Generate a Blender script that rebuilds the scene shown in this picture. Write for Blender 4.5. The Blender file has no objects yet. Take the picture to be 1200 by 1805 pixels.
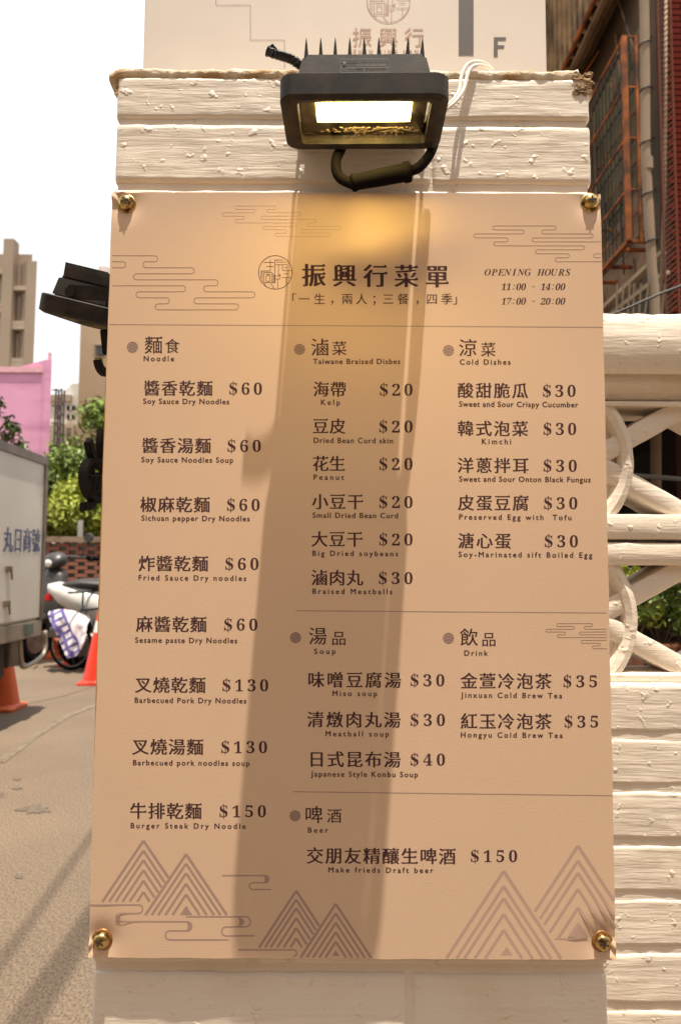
import bpy, bmesh, math, random
from mathutils import Vector, Matrix, Quaternion, noise
random.seed(7)
SC = bpy.context.scene
COL = SC.collection
R = math.radians

# ------------------------------------------------------------------ camera
F_PX = 1300.0
CAM = Vector((0, 0, 1.2))
PITCH, ROLL = R(4.28), R(0.30)
FW = Vector((0, math.cos(PITCH), math.sin(PITCH)))
_r0 = Vector((1, 0, 0)); _u0 = Vector((0, -math.sin(PITCH), math.cos(PITCH)))
RT = _r0*math.cos(ROLL) + _u0*math.sin(ROLL)
UP = -_r0*math.sin(ROLL) + _u0*math.cos(ROLL)
cd = bpy.data.cameras.new('camera'); cam = bpy.data.objects.new('camera', cd); COL.objects.link(cam)
M3 = Matrix((RT, UP, -FW)).transposed()
cam.matrix_world = Matrix.Translation(CAM) @ M3.to_4x4()
cd.sensor_fit = 'VERTICAL'; cd.sensor_height = 36; cd.lens = F_PX/1805*36
cd.clip_start = 0.05; cd.clip_end = 2000
cd.dof.use_dof = True; cd.dof.focus_distance = 0.87; cd.dof.aperture_fstop = 8.5
SC.camera = cam

# ------------------------------------------------------------------ light
SUN_D = Vector((-0.066, 0.185, -1)).normalized()
w = bpy.data.worlds.new('World'); SC.world = w; w.use_nodes = True
nt = w.node_tree; bg = nt.nodes['Background']
sky = nt.nodes.new('ShaderNodeTexSky'); sky.sky_type = 'NISHITA'; sky.sun_disc = False
sky.sun_elevation = math.asin(-SUN_D.z); sky.sun_rotation = math.atan2(-SUN_D.x, -SUN_D.y)
sky.dust_density = 3
tc = nt.nodes.new('ShaderNodeTexCoord'); mp = nt.nodes.new('ShaderNodeMapping'); mp.inputs['Scale'].default_value = (1, 1, 2.5)
nz = nt.nodes.new('ShaderNodeTexNoise'); nz.inputs['Scale'].default_value = 2.2; nz.inputs['Detail'].default_value = 5
cr = nt.nodes.new('ShaderNodeValToRGB'); cr.color_ramp.elements[0].position = .25; cr.color_ramp.elements[0].color = (8.6, 8.75, 8.9, 1)
cr.color_ramp.elements[1].position = .65; cr.color_ramp.elements[1].color = (11.2, 11.0, 10.7, 1)
mx = nt.nodes.new('ShaderNodeMix'); mx.data_type = 'RGBA'; mx.inputs[0].default_value = .92
L = nt.links
L.new(tc.outputs['Generated'], mp.inputs[0]); L.new(mp.outputs[0], nz.inputs['Vector']); L.new(nz.outputs[0], cr.inputs[0])
L.new(sky.outputs[0], mx.inputs[6]); L.new(cr.outputs[0], mx.inputs[7]); L.new(mx.outputs[2], bg.inputs[0])
bg.inputs[1].default_value = .079
sd = bpy.data.lights.new('sun', 'SUN'); sd.energy = 5.0; sd.angle = R(.6); sd.color = (1, .91, .77)
so = bpy.data.objects.new('sun', sd); COL.objects.link(so); so.location = (0, 0, 20)
so.rotation_euler = SUN_D.to_track_quat('-Z', 'Y').to_euler()
SC.view_settings.view_transform = 'Standard'; SC.view_settings.look = 'None'
SC.view_settings.exposure = 0.62; SC.view_settings.gamma = 1; SC.view_settings.use_curve_mapping = False
SC.cycles.use_denoising = True
SC.cycles.max_bounces = 8; SC.cycles.transparent_max_bounces = 12
SC.cycles.sample_clamp_indirect = 6

# ------------------------------------------------------------------ helpers
def ray(px, py): return FW + RT*((px-600)/F_PX) - UP*((py-902.5)/F_PX)
def at(px, py, Y):
    d = ray(px, py); return CAM + d*((Y-CAM.y)/d.y)
def atx(px, py, X):
    d = ray(px, py); return CAM + d*((X-CAM.x)/d.x)
def atz(px, py, Z=0):
    d = ray(px, py); return CAM + d*((Z-CAM.z)/d.z)

MATS = {}
def mat(name, col, rough=.6, metal=0, var=.12, vs=8, bump=0, bs=60, st=(1, 1, 1), spec=.5, emit=None, col2=None, c2lo=.55, c2hi=.7, c2s=5, c2st=(1, 1, 1), bd=.002):
    if name in MATS: return MATS[name]
    m = bpy.data.materials.new(name); m.use_nodes = True; MATS[name] = m
    N = m.node_tree.nodes; K = m.node_tree.links; b = N['Principled BSDF']
    b.inputs['Roughness'].default_value = rough; b.inputs['Metallic'].default_value = metal
    b.inputs['Specular IOR Level'].default_value = spec
    t = N.new('ShaderNodeTexCoord')
    def noi(scale, stretch, detail=5):
        mpn = N.new('ShaderNodeMapping'); mpn.inputs['Scale'].default_value = stretch
        n = N.new('ShaderNodeTexNoise'); n.inputs['Scale'].default_value = scale; n.inputs['Detail'].default_value = detail
        K.new(t.outputs['Object'], mpn.inputs[0]); K.new(mpn.outputs[0], n.inputs['Vector']); return n
    n = noi(vs, (1, 1, 1))
    mr = N.new('ShaderNodeMapRange'); mr.inputs[1].default_value = .3; mr.inputs[2].default_value = .7
    mr.inputs[3].default_value = 1-var; mr.inputs[4].default_value = 1+var
    K.new(n.outputs[0], mr.inputs[0])
    hs = N.new('ShaderNodeHueSaturation'); hs.inputs['Color'].default_value = (*col, 1)
    K.new(mr.outputs[0], hs.inputs['Value']); out = hs.outputs[0]
    if col2:
        n2 = noi(c2s, c2st, 7); r = N.new('ShaderNodeMapRange'); r.inputs[1].default_value = c2lo; r.inputs[2].default_value = c2hi
        K.new(n2.outputs[0], r.inputs[0]); q = N.new('ShaderNodeMix'); q.data_type = 'RGBA'
        K.new(r.outputs[0], q.inputs[0]); K.new(out, q.inputs[6]); q.inputs[7].default_value = (*col2, 1); out = q.outputs[2]
    K.new(out, b.inputs['Base Color'])
    if bump:
        nb = noi(bs, st, 6); bp = N.new('ShaderNodeBump'); bp.inputs['Strength'].default_value = bump; bp.inputs['Distance'].default_value = bd
        K.new(nb.outputs[0], bp.inputs['Height']); K.new(bp.outputs[0], b.inputs['Normal'])
    if emit:
        b.inputs['Emission Color'].default_value = (*emit[0], 1); b.inputs['Emission Strength'].default_value = emit[1]
    return m

def wloc(o):
    v = Vector((0, 0, 0))
    while o: v = v + o.location; o = o.parent
    return v
class MB:
    def __init__(s): s.v = []; s.f = []
    def add(s, vs, fs):
        n = len(s.v); s.v += [tuple(v) for v in vs]; s.f += [tuple(i+n for i in f) for f in fs]; return s
    def box(s, a, b):
        x0, y0, z0 = a; x1, y1, z1 = b
        return s.add([(x0,y0,z0),(x1,y0,z0),(x1,y1,z0),(x0,y1,z0),(x0,y0,z1),(x1,y0,z1),(x1,y1,z1),(x0,y1,z1)],
            [(0,3,2,1),(4,5,6,7),(0,1,5,4),(1,2,6,5),(2,3,7,6),(3,0,4,7)])
    def hexa(s, p):  # 8 points, bottom four then top four
        return s.add(p, [(0,3,2,1),(4,5,6,7),(0,1,5,4),(1,2,6,5),(2,3,7,6),(3,0,4,7)])
    def tube(s, pts, r, n=10, caps=True):
        pts = [Vector(p) for p in pts]
        rs = r if isinstance(r, (list, tuple)) else [r]*len(pts)
        ref = None; rings = []
        for i, p in enumerate(pts):
            t = (pts[min(i+1, len(pts)-1)] - pts[max(i-1, 0)]).normalized()
            if ref is None: ref = t.orthogonal().normalized()
            ref = (ref - t*ref.dot(t)).normalized(); bn = t.cross(ref)
            rings.append([p + (ref*math.cos(2*math.pi*k/n) + bn*math.sin(2*math.pi*k/n))*rs[i] for k in range(n)])
        vs = [q for g in rings for q in g]; fs = []
        for i in range(len(pts)-1):
            for k in range(n): fs.append((i*n+k, i*n+(k+1) % n, (i+1)*n+(k+1) % n, (i+1)*n+k))
        if caps: fs.append(tuple(range(n))[::-1]); fs.append(tuple((len(pts)-1)*n+k for k in range(n)))
        return s.add(vs, fs)
    def bar(s, a, b, w, h, up=(0, 0, 1)):
        a = Vector(a); b = Vector(b); t = (b-a).normalized(); u = Vector(up); sd_ = t.cross(u).normalized(); u = sd_.cross(t)
        P = [p + sd_*x*w/2 + u*z*h/2 for z in (-1, 1) for p, x in ((a, -1), (a, 1), (b, 1), (b, -1))]
        return s.hexa(P)
    def loft(s, secs, close=True, caps=True):
        n = len(secs[0]); vs = [p for q in secs for p in q]; fs = []
        for i in range(len(secs)-1):
            for k in range(n if close else n-1): fs.append((i*n+k, i*n+(k+1) % n, (i+1)*n+(k+1) % n, (i+1)*n+k))
        if caps: fs.append(tuple(range(n))[::-1]); fs.append(tuple((len(secs)-1)*n+k for k in range(n)))
        return s.add(vs, fs)
    def build(s, name, m, parent=None, smooth=False, local=False, bevel=0, seg=2, autos=False):
        me = bpy.data.meshes.new(name)
        off = Vector((0, 0, 0)) if local else wloc(parent)
        me.from_pydata([tuple(Vector(v)-off) for v in s.v], [], s.f)
        me.materials.append(m)
        bm = bmesh.new(); bm.from_mesh(me); bmesh.ops.recalc_face_normals(bm, faces=bm.faces)
        if bevel:
            es = [e for e in bm.edges if len(e.link_faces) == 2 and e.calc_face_angle(0) > .5]
            bmesh.ops.bevel(bm, geom=es, offset=bevel, segments=seg, affect='EDGES', clamp_overlap=True)
        bm.to_mesh(me); bm.free()
        if smooth: me.shade_smooth()
        elif bevel or autos:
            me.shade_smooth()
            try: me.set_sharp_from_angle(angle=R(40))
            except Exception: pass
        o = bpy.data.objects.new(name, me); COL.objects.link(o)
        if parent: o.parent = parent
        return o
def thing(name, label, cat, loc=(0, 0, 0), group=None, rot=None):
    o = bpy.data.objects.new(name, None); COL.objects.link(o); o.location = loc; o.empty_display_size = .05
    o['label'] = label; o['category'] = cat
    if group: o['group'] = group
    if rot: o.rotation_euler = rot
    return o
def tag(o, label, cat, group=None):
    o['label'] = label; o['category'] = cat
    if group: o['group'] = group
    return o
def struct(o): o['kind'] = 'structure'; return o
def copy_tree(o, parent=None):
    c = o.copy(); COL.objects.link(c)
    if parent: c.parent = parent
    for ch in list(o.children): copy_tree(ch, c)
    return c
def fbm(p, s, o=4): return noise.fractal(Vector(p)*s, 1.0, 2.0, o)
def rrect(w_, h_, r, n=6):
    P = []
    for cx, cy, a0 in ((w_/2-r, h_/2-r, 0), (-w_/2+r, h_/2-r, 90), (-w_/2+r, -h_/2+r, 180), (w_/2-r, -h_/2+r, 270)):
        for k in range(n+1):
            a = R(a0+90*k/n); P.append((cx+r*math.cos(a), cy+r*math.sin(a)))
    return P

# ------------------------------------------------------------------ materials
def paint_mat(name, col, stain=.35, strength=.6):
    m = bpy.data.materials.new(name); m.use_nodes = True
    N = m.node_tree.nodes; K = m.node_tree.links; b = N['Principled BSDF']
    b.inputs['Roughness'].default_value = .45; b.inputs['Specular IOR Level'].default_value = .4
    t = N.new('ShaderNodeTexCoord'); geo = N.new('ShaderNodeNewGeometry')
    def noi(scale, stretch, detail=5, rough=.55):
        mpn = N.new('ShaderNodeMapping'); mpn.inputs['Scale'].default_value = stretch
        n = N.new('ShaderNodeTexNoise'); n.inputs['Scale'].default_value = scale; n.inputs['Detail'].default_value = detail; n.inputs['Roughness'].default_value = rough
        K.new(geo.outputs['Position'], mpn.inputs[0]); K.new(mpn.outputs[0], n.inputs['Vector']); return n
    s1 = noi(7, (1, 1, 1), 6); r1 = N.new('ShaderNodeMapRange'); r1.inputs[1].default_value = .5; r1.inputs[2].default_value = .78; r1.inputs[4].default_value = stain
    K.new(s1.outputs[0], r1.inputs[0])
    q = N.new('ShaderNodeMix'); q.data_type = 'RGBA'; q.inputs[6].default_value = (*col, 1); q.inputs[7].default_value = (col[0]*.78, col[1]*.66, col[2]*.45, 1)
    K.new(r1.outputs[0], q.inputs[0])
    # small dark chips
    s2 = noi(38, (1, 1, 1.6), 3); r2 = N.new('ShaderNodeMapRange'); r2.inputs[1].default_value = .735; r2.inputs[2].default_value = .76; r2.inputs[4].default_value = .8
    K.new(s2.outputs[0], r2.inputs[0])
    q2 = N.new('ShaderNodeMix'); q2.data_type = 'RGBA'; q2.inputs[7].default_value = (.16, .10, .06, 1)
    K.new(r2.outputs[0], q2.inputs[0]); K.new(q.outputs[2], q2.inputs[6]); K.new(q2.outputs[2], b.inputs['Base Color'])
    br = noi(55, (.16, 1, 1.6), 6, .6); lump = noi(60, (1, 1, 1), 2); bl = noi(16, (1, 1, 1), 3)
    rr = N.new('ShaderNodeMapRange'); rr.inputs[1].default_value = .62; rr.inputs[2].default_value = .74; K.new(lump.outputs[0], rr.inputs[0])
    a = N.new('ShaderNodeMath'); a.operation = 'MULTIPLY_ADD'; a.inputs[1].default_value = 1.3; K.new(br.outputs[0], a.inputs[0])
    a2 = N.new('ShaderNodeMath'); a2.operation = 'MULTIPLY_ADD'; a2.inputs[1].default_value = .9; K.new(rr.outputs[0], a2.inputs[0]); K.new(bl.outputs[0], a2.inputs[2])
    K.new(a2.outputs[0], a.inputs[2])
    bp = N.new('ShaderNodeBump'); bp.inputs['Strength'].default_value = strength; bp.inputs['Distance'].default_value = .0022
    K.new(a.outputs[0], bp.inputs['Height']); K.new(bp.outputs[0], b.inputs['Normal'])
    return m
WHITE = paint_mat('white_brick_paint', (.76, .67, .565))
WHITE2 = paint_mat('white_brick_paint_dirty', (.72, .61, .49), .7, .7)
COPING = mat('flaking_plaster', (.72, .62, .47), .8, var=.2, vs=30, bump=1, bs=90, bd=.004, col2=(.45, .28, .13), c2lo=.50, c2hi=.66, c2s=22, c2st=(1, 1, 3))
BOARD = mat('board_print', (.63, .44, .305), .5, var=.03, vs=4, bump=.25, bs=420, st=(.35, 1, 1.4), bd=.0004, spec=.35)
EDGE = mat('board_edge', (.40, .21, .05), .5, var=.4, vs=30)
INK = mat('dark_ink', (.060, .024, .026), .7, var=.05, spec=.2)
INKT = mat('thin_ink', (.13, .07, .06), .6, var=.05)
INKP = mat('purple_ink', (.36, .235, .20), .6, var=.05)
INKR = mat('rule_ink', (.33, .22, .19), .6, var=.05)
BRASS = mat('brass', (.55, .40, .16), .28, 1, var=.3, vs=200, bump=.2, bs=300, bd=.0005, col2=(.16, .08, .03), c2lo=.5, c2hi=.65, c2s=120)
DARKSLOT = mat('dark_slot', (.03, .02, .015), .7)
BLACK = mat('black_powder_coat', (.022, .019, .017), .6, var=.2, vs=60, bump=.35, bs=900, bd=.0006, spec=.25, col2=(.05, .036, .024), c2lo=.45, c2hi=.7, c2s=30)
RUBBER = mat('black_rubber', (.006, .0052, .0055), .8, var=.2, spec=.03, bump=.15, bs=300, bd=.0005)
REFL = mat('lamp_interior', (.06, .055, .05), .5, .2, var=.5, vs=80, col2=(.015, .011, .008), c2lo=.42, c2hi=.55, c2s=50)

# ------------------------------------------------------------------ text machinery
_glyph_src = {}; _str_src = {}
def want_glyph(ch): _glyph_src.setdefault(ch, None)
def _txt(s, off=0, sp=1, shear=0):
    c = bpy.data.curves.new('t', 'FONT'); c.body = s; c.size = 1; c.offset = off; c.space_character = sp; c.shear = shear; c.resolution_u = 3
    o = bpy.data.objects.new('t', c); COL.objects.link(o); return o
def _grab(o, dg):
    e = o.evaluated_get(dg); me = e.to_mesh()
    V = [(v.co.x, v.co.y) for v in me.vertices]; P = [tuple(p.vertices) for p in me.polygons]
    W = {}; mp = []; V2 = []
    for x, y in V:
        k = (round(x, 4), round(y, 4))
        if k not in W: W[k] = len(V2); V2.append((x, y))
        mp.append(W[k])
    P = [tuple(mp[i] for i in p) for p in P]; P = [p for p in P if len(set(p)) == len(p)]; V = V2
    E = {}
    for p in P:
        for i in range(len(p)):
            k = (p[i], p[(i+1) % len(p)])
            if (k[1], k[0]) in E: del E[(k[1], k[0])]
            else: E[k] = 1
    e.to_mesh_clear(); return V, P, list(E)
def prepare(glyphs, strings):
    obs = []
    for g in set(glyphs): obs.append(('g', g, _txt(g)))
    for s in set(strings):
        obs.append(('s', s, _txt(s, 0, 1.0))); obs.append(('s2', s, _txt(s, 0, 1.5)))
    dg = bpy.context.evaluated_depsgraph_get(); dg.update()
    for k, s, o in obs:
        d = _grab(o, dg)
        if k == 'g': _glyph_src[s] = d
        else: _str_src.setdefault(s, {})[k] = d
    for k, s, o in obs:
        c = o.data; bpy.data.objects.remove(o); bpy.data.curves.remove(c)
def serifs(V, E):
    nxt = {a: b for a, b in E}; prv = {b: a for a, b in E}; T = []
    for a, b in E:
        if a not in prv or b not in nxt: continue
        (xa, ya), (xb, yb) = V[a], V[b]
        if abs(xa-xb) < .012 and .03 < abs(ya-yb) < .10:
            p = V[prv[a]]; n = V[nxt[b]]
            if abs(p[1]-ya) < .012 and abs(n[1]-yb) < .012 and xa-p[0] > .12 and xb-n[0] > .12:
                yt = max(ya, yb); T.append([(xa-.14, yt-.01), (xa+.01, yt-.02), (xa-.045, yt+.055)])
    return T
on_board_ref = [None]
PX = 1  # text coordinates are pixels of the 1200-wide photograph, mapped on the plane of the sign
class Print:
    """flat print: shapes measured on the photograph's board, mapped onto the board's own plane"""
    def __init__(s, mapf): s.V = []; s.F = []; s.map = mapf
    def poly(s, pts, lay=0):
        n = len(s.V); s.V += [s.map(x, y, lay) for x, y in pts]; s.F.append(tuple(range(n, n+len(pts)))); return s
    def raw(s, pts, faces, lay=0):
        n = len(s.V); s.V += [s.map(x, y, lay) for x, y in pts]; s.F += [tuple(i+n for i in f) for f in faces]; return s
    def line(s, pts, wd, lay=0):
        pts = [Vector(p) for p in pts]; P = []; Q = []
        if s.map is on_board_ref[0]:
            q = [pts[0]]
            for a, b in zip(pts, pts[1:]):
                k = max(1, int((b-a).length/7)); q += [a.lerp(b, i/k) for i in range(1, k+1)]
            pts = q
        for i, p in enumerate(pts):
            t = pts[min(i+1, len(pts)-1)] - pts[max(i-1, 0)]
            t.normalize(); nrm = Vector((-t.y, t.x))*wd/2; P.append(p+nrm); Q.append(p-nrm)
        n = len(pts); return s.raw(P+Q, [(i, i+1, n+i+1, n+i) for i in range(n-1)], lay)
    def glyph(s, ch, cx, cy, em, bold=.02, ser=True, shear=0, center=True, cellw=1.0, light=False):
        V, Pf, E = _glyph_src[ch]
        if not V: return s
        if center: ox = .5; oy = .38
        else:
            xs = [v[0] for v in V]; ys = [v[1] for v in V]; ox = (min(xs)+max(xs))/2; oy = (min(ys)+max(ys))/2
        shifts = [0] if bold == 0 else ([-bold, 0, bold] if bold > .012 else [-bold, bold])
        for k, dx in enumerate(shifts):
            s.raw([(cx+(x-ox+dx+shear*(y-oy))*em, cy-(y-oy)*em) for x, y in V], Pf, k)
        if ser:
            for t in serifs(V, E): s.poly([(cx+(x-ox+bold)*em, cy-(y-oy)*em) for x, y in t], 3)
        return s
    def cjk(s, txt, x0, x1, y0, y1, em, bold=.021, ser=True):
        n = len(txt)
        for i, ch in enumerate(txt):
            t = i/(n-1) if n > 1 else 0; s.glyph(ch, x0+(x1-x0)*t, y0+(y1-y0)*t, em, bold, ser)
        return s
    def latin(s, txt, x0, x1, yc, cap, y1=None):
        a = _str_src[txt]['s']; b = _str_src[txt]['s2']
        wa = max(v[0] for v in a[0])-min(v[0] for v in a[0]); wb = max(v[0] for v in b[0])-min(v[0] for v in b[0])
        em = cap/.70; t = ((x1-x0)/em - wa)/(wb-wa) if wb > wa else 0
        mn = min(v[0] for v in a[0]); y1 = yc if y1 is None else y1
        pts = []
        for p, q in zip(a[0], b[0]):
            X = x0+((p[0]+(q[0]-p[0])*t)-mn)*em; pts.append((X, yc+(y1-yc)*(X-x0)/(x1-x0)+cap/2-p[1]*em))
        for k, (dx, dy) in enumerate(((-.028, 0), (.028, 0), (0, .018), (0, -.018))): s.raw([(x+dx*em, y+dy*em) for x, y in pts], a[1], k)
        return s
    def nums(s, txt, x0, x1, yc, h, shear=0, bold=0):
        """serif digits: centres spread between x0 and x1"""
        n = len(txt); gw = h*.62
        for i, ch in enumerate(txt):
            cx = x0+gw/2+(x1-x0-gw)*i/(n-1)
            if ch == ' ': continue
            if ch == '$':
                s.glyph('𝐒', cx, yc, h/.70*1.0, 0, False, shear, False); s.line([(cx, yc-h*.62), (cx, yc+h*.62)], h*.07, 2)
            elif ch == '-': s.line([(cx-h*.2, yc), (cx+h*.2, yc)], h*.09)
            elif ch == ':':
                for dy in (-.25, .32): s.raw([(cx+h*(.09*math.cos(a*.785))-dy*h*shear, yc+dy*h+h*.09*math.sin(a*.785)) for a in range(8)], [tuple(range(8))])
            else:
                g = chr(0x1D7CE+int(ch)) if ch.isdigit() else ch
                s.glyph(g, cx, yc, h/.70, 0, False, shear, False)
        return s
    def build(s, name, m, parent):
        o = MB(); o.v = s.V; o.f = s.F
        me = bpy.data.meshes.new(name); off = wloc(parent)
        me.from_pydata([tuple(Vector(v)-off) for v in s.V], [], s.F); me.materials.append(m)
        ob = bpy.data.objects.new(name, me); COL.objects.link(ob); ob.parent = parent; return ob

# ================================================================== GROUND
def ground_mat():
    m = bpy.data.materials.new('asphalt'); m.use_nodes = True
    N = m.node_tree.nodes; K = m.node_tree.links; b = N['Principled BSDF']; b.inputs['Roughness'].default_value = .85
    g = N.new('ShaderNodeNewGeometry')
    def noi(s, d=5, st=(1, 1, 1)):
        mpn = N.new('ShaderNodeMapping'); mpn.inputs['Scale'].default_value = st
        n = N.new('ShaderNodeTexNoise'); n.inputs['Scale'].default_value = s; n.inputs['Detail'].default_value = d
        K.new(g.outputs['Position'], mpn.inputs[0]); K.new(mpn.outputs[0], n.inputs['Vector']); return n
    big = noi(.7, 6); fine = noi(150, 3, (1, .55, 1)); mid = noi(9, 4)
    r = N.new('ShaderNodeValToRGB'); r.color_ramp.elements[0].position = .3; r.color_ramp.elements[0].color = (.115, .084, .058, 1)
    r.color_ramp.elements[1].position = .7; r.color_ramp.elements[1].color = (.18, .131, .089, 1); K.new(big.outputs[0], r.inputs[0])
    r2 = N.new('ShaderNodeValToRGB'); r2.color_ramp.elements[0].position = .35; r2.color_ramp.elements[0].color = (.58, .57, .57, 1)
    r2.color_ramp.elements[1].position = .72; r2.color_ramp.elements[1].color = (1.6, 1.58, 1.55, 1); K.new(fine.outputs[0], r2.inputs[0])
    q = N.new('ShaderNodeMix'); q.data_type = 'RGBA'; q.blend_type = 'MULTIPLY'; q.inputs[0].default_value = 1
    K.new(r.outputs[0], q.inputs[6]); K.new(r2.outputs[0], q.inputs[7])
    # oil spots
    v = N.new('ShaderNodeTexVoronoi'); v.inputs['Scale'].default_value = 1.9; K.new(g.outputs['Position'], v.inputs['Vector'])
    ad = N.new('ShaderNodeMath'); ad.operation = 'MULTIPLY_ADD'; ad.inputs[1].default_value = .12; K.new(mid.outputs[0], ad.inputs[0]); K.new(v.outputs['Distance'], ad.inputs[2])
    r3 = N.new('ShaderNodeMapRange'); r3.inputs[1].default_value = .12; r3.inputs[2].default_value = .20; r3.inputs[3].default_value = .62; r3.inputs[4].default_value = 1
    K.new(ad.outputs[0], r3.inputs[0])
    q2 = N.new('ShaderNodeMix'); q2.data_type = 'RGBA'; q2.blend_type = 'MULTIPLY'; q2.inputs[0].default_value = 1
    K.new(q.outputs[2], q2.inputs[6]); K.new(r3.outputs[0], q2.inputs[7]); K.new(q2.outputs[2], b.inputs['Base Color'])
    bp = N.new('ShaderNodeBump'); bp.inputs['Strength'].default_value = .45; bp.inputs['Distance'].default_value = .003
    K.new(fine.outputs[0], bp.inputs['Height']); K.new(bp.outputs[0], b.inputs['Normal'])
    return m
g = MB().add([(-400, -60, 0), (400, -60, 0), (400, 900, 0), (-400, 900, 0)], [(0, 1, 2, 3)]).build('ground', ground_mat()); struct(g)
pa = [atz(0, 1345), atz(60, 1300), atz(120, 1262), atz(178, 1240)]
pj = MB()
for i in range(3):
    a, b = pa[i], pa[i+1]; t = (b-a).normalized(); n_ = Vector((-t.y, t.x, 0))*.03
    pj.add([a-n_+Vector((0,0,.004)), b-n_+Vector((0,0,.004)), b+n_+Vector((0,0,.004)), a+n_+Vector((0,0,.004))], [(0, 1, 2, 3)])
o = pj.build('road_marking', mat('worn_road_paint', (.165, .127, .088), .8, var=.4, vs=20)); struct(o)

STN = mat('oil_stain', (.12, .09, .065), .7, var=.3, vs=40)
for (px, py, w_, h_) in ((60, 1427, 32, 7), (30, 1374, 8, 2), (30, 1390, 9, 2.4), (34, 1546, 7, 3.5)):
    m_ = MB(); q = []
    for k in range(20):
        a = k*math.pi/10; rr_ = 1+.7*noise.noise(Vector((math.cos(a)*2.3+px, math.sin(a)*2.3, py))); p = atz(px+w_*rr_*math.cos(a), py+h_*rr_*math.sin(a)); q.append((p.x, p.y, .003))
    struct(m_.add(q, [tuple(range(20))]).build('oil_stain', STN))
for (a, b) in (((20, 1246), (110, 1228)), ((110, 1228), (178, 1206))):
    p, q = atz(*a), atz(*b); t_ = (q-p).normalized(); n_ = Vector((-t_.y, t_.x, 0))*.006
    struct(MB().add([p-n_+Vector((0, 0, .003)), q-n_+Vector((0, 0, .003)), q+n_+Vector((0, 0, .003)), p+n_+Vector((0, 0, .003))], [(0, 1, 2, 3)]).build('road_crack', STN))
# unseen house row added behind the camera to shut off the sky there
OPP = mat('opposite_render', (.42, .31, .22), .85, var=.15, vs=.5, col2=(.36, .26, .18), c2lo=.5, c2hi=.7, c2s=.6)
op = thing('sky_blocker_house', 'added unseen brown house row behind the viewer, shutting off the sky', 'building', (0, -8, 0))
MB().box((-30, -16, 0), (30, -7.5, 9.0)).build('wall', OPP, op)
for k in range(-9, 10):
    for z_ in (1.2, 4.2, 7.0):
        wn = MB().box((k*3-.7, -7.49, z_), (k*3+.7, -7.45, z_+1.6)).build('window', mat('street_window', (.05, .05, .05), .2), op)

# ================================================================== BRICK PILLAR
PY = .885
brick_variants = {}
def brick_mesh(L_, H_, D_, seed, key, nx=None, nz=9, rnd=.0032, amp=.0010):
    """rounded, lumpy painted brick: front face towards -Y, centred in x and z, front at y=0"""
    k = (key, seed)
    if k in brick_variants: return brick_variants[k]
    nx = nx or max(6, int(L_/.008))
    def sp(n):  # denser near the ends
        return [0, .01, .03]+[.03+.94*(i+1)/(n+1) for i in range(n)]+[.97, .99, 1]
    us = sp(nx); vs_ = [0, .04, .10, .2, .35, .5, .65, .8, .9, .96, 1]
    V = []; Fc = []
    for v in vs_:
        for u in us:
            x = (u-.5)*L_; z = (v-.5)*H_
            y = 0
            for d in (L_/2-abs(x), H_/2-abs(z)):
                if d < rnd: y += rnd-math.sqrt(max(0, rnd*rnd-(rnd-d)**2))
            p = Vector((x+seed*3.7, seed*1.3, z))
            y -= amp*(fbm(p, 25)+.5*fbm(p, 90, 3))
            ex = .0010*fbm(p, 30); 
            V.append((x+ex*(abs(u-.5) > .45), y, z+.0011*fbm((p.x, 5, p.z), 22)))
    nu = len(us)
    for j in range(len(vs_)-1):
        for i in range(nu-1): Fc.append((j*nu+i, j*nu+i+1, (j+1)*nu+i+1, (j+1)*nu+i))
    ring = [i for i in range(nu)]+[j*nu+nu-1 for j in range(1, len(vs_))]+[(len(vs_)-1)*nu+i for i in range(nu-2, -1, -1)]+[j*nu for j in range(len(vs_)-2, 0, -1)]
    n0 = len(V)
    for r_ in ring: V.append((V[r_][0], D_, V[r_][2]))
    m_ = len(ring)
    for k2 in range(m_): Fc.append((ring[k2], n0+k2, n0+(k2+1) % m_, ring[(k2+1) % m_]))
    Fc.append(tuple(n0+k2 for k2 in range(m_)))
    me = bpy.data.meshes.new('brick'); me.from_pydata(V, [], Fc)
    bm = bmesh.new(); bm.from_mesh(me); bmesh.ops.recalc_face_normals(bm, faces=bm.faces); bm.to_mesh(me); bm.free()
    me.shade_smooth(); me.materials.append(WHITE); brick_variants[k] = me; return me
def lay_brick(par, me, x, y, z, rz=0):
    o = bpy.data.objects.new('brick', me); COL.objects.link(o); o.parent = par
    o.location = Vector((x, y, z))-wloc(par); o.rotation_euler = (0, 0, rz); return o
PXL, PXR = at(204, 260, PY).x, at(1040, 260, PY).x
zt = at(600, 124, PY).z; zg1 = at(600, 214, PY).z; zg2 = at(600, 329, PY).z
pillar = thing('brick_pillar', 'white painted brick pillar behind the menu board', 'pillar', ((PXL+PXR)/2, PY+.12, 0))
CH = zg1-zg2
z = zg1; courses = []
courses.append((zg1+.004, zt-.010))
zz = zg1-.004
while zz > .05:
    courses.append((zz-CH+.0085, zz)); zz -= CH
W_ = PXR-PXL
MB().box((PXL+.004, PY+.0024, 0), (PXR-.004, PY+.24, zt-.008)).build('mortar_core', WHITE, pillar)
xj = at(720, 1760, PY).x
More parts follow.
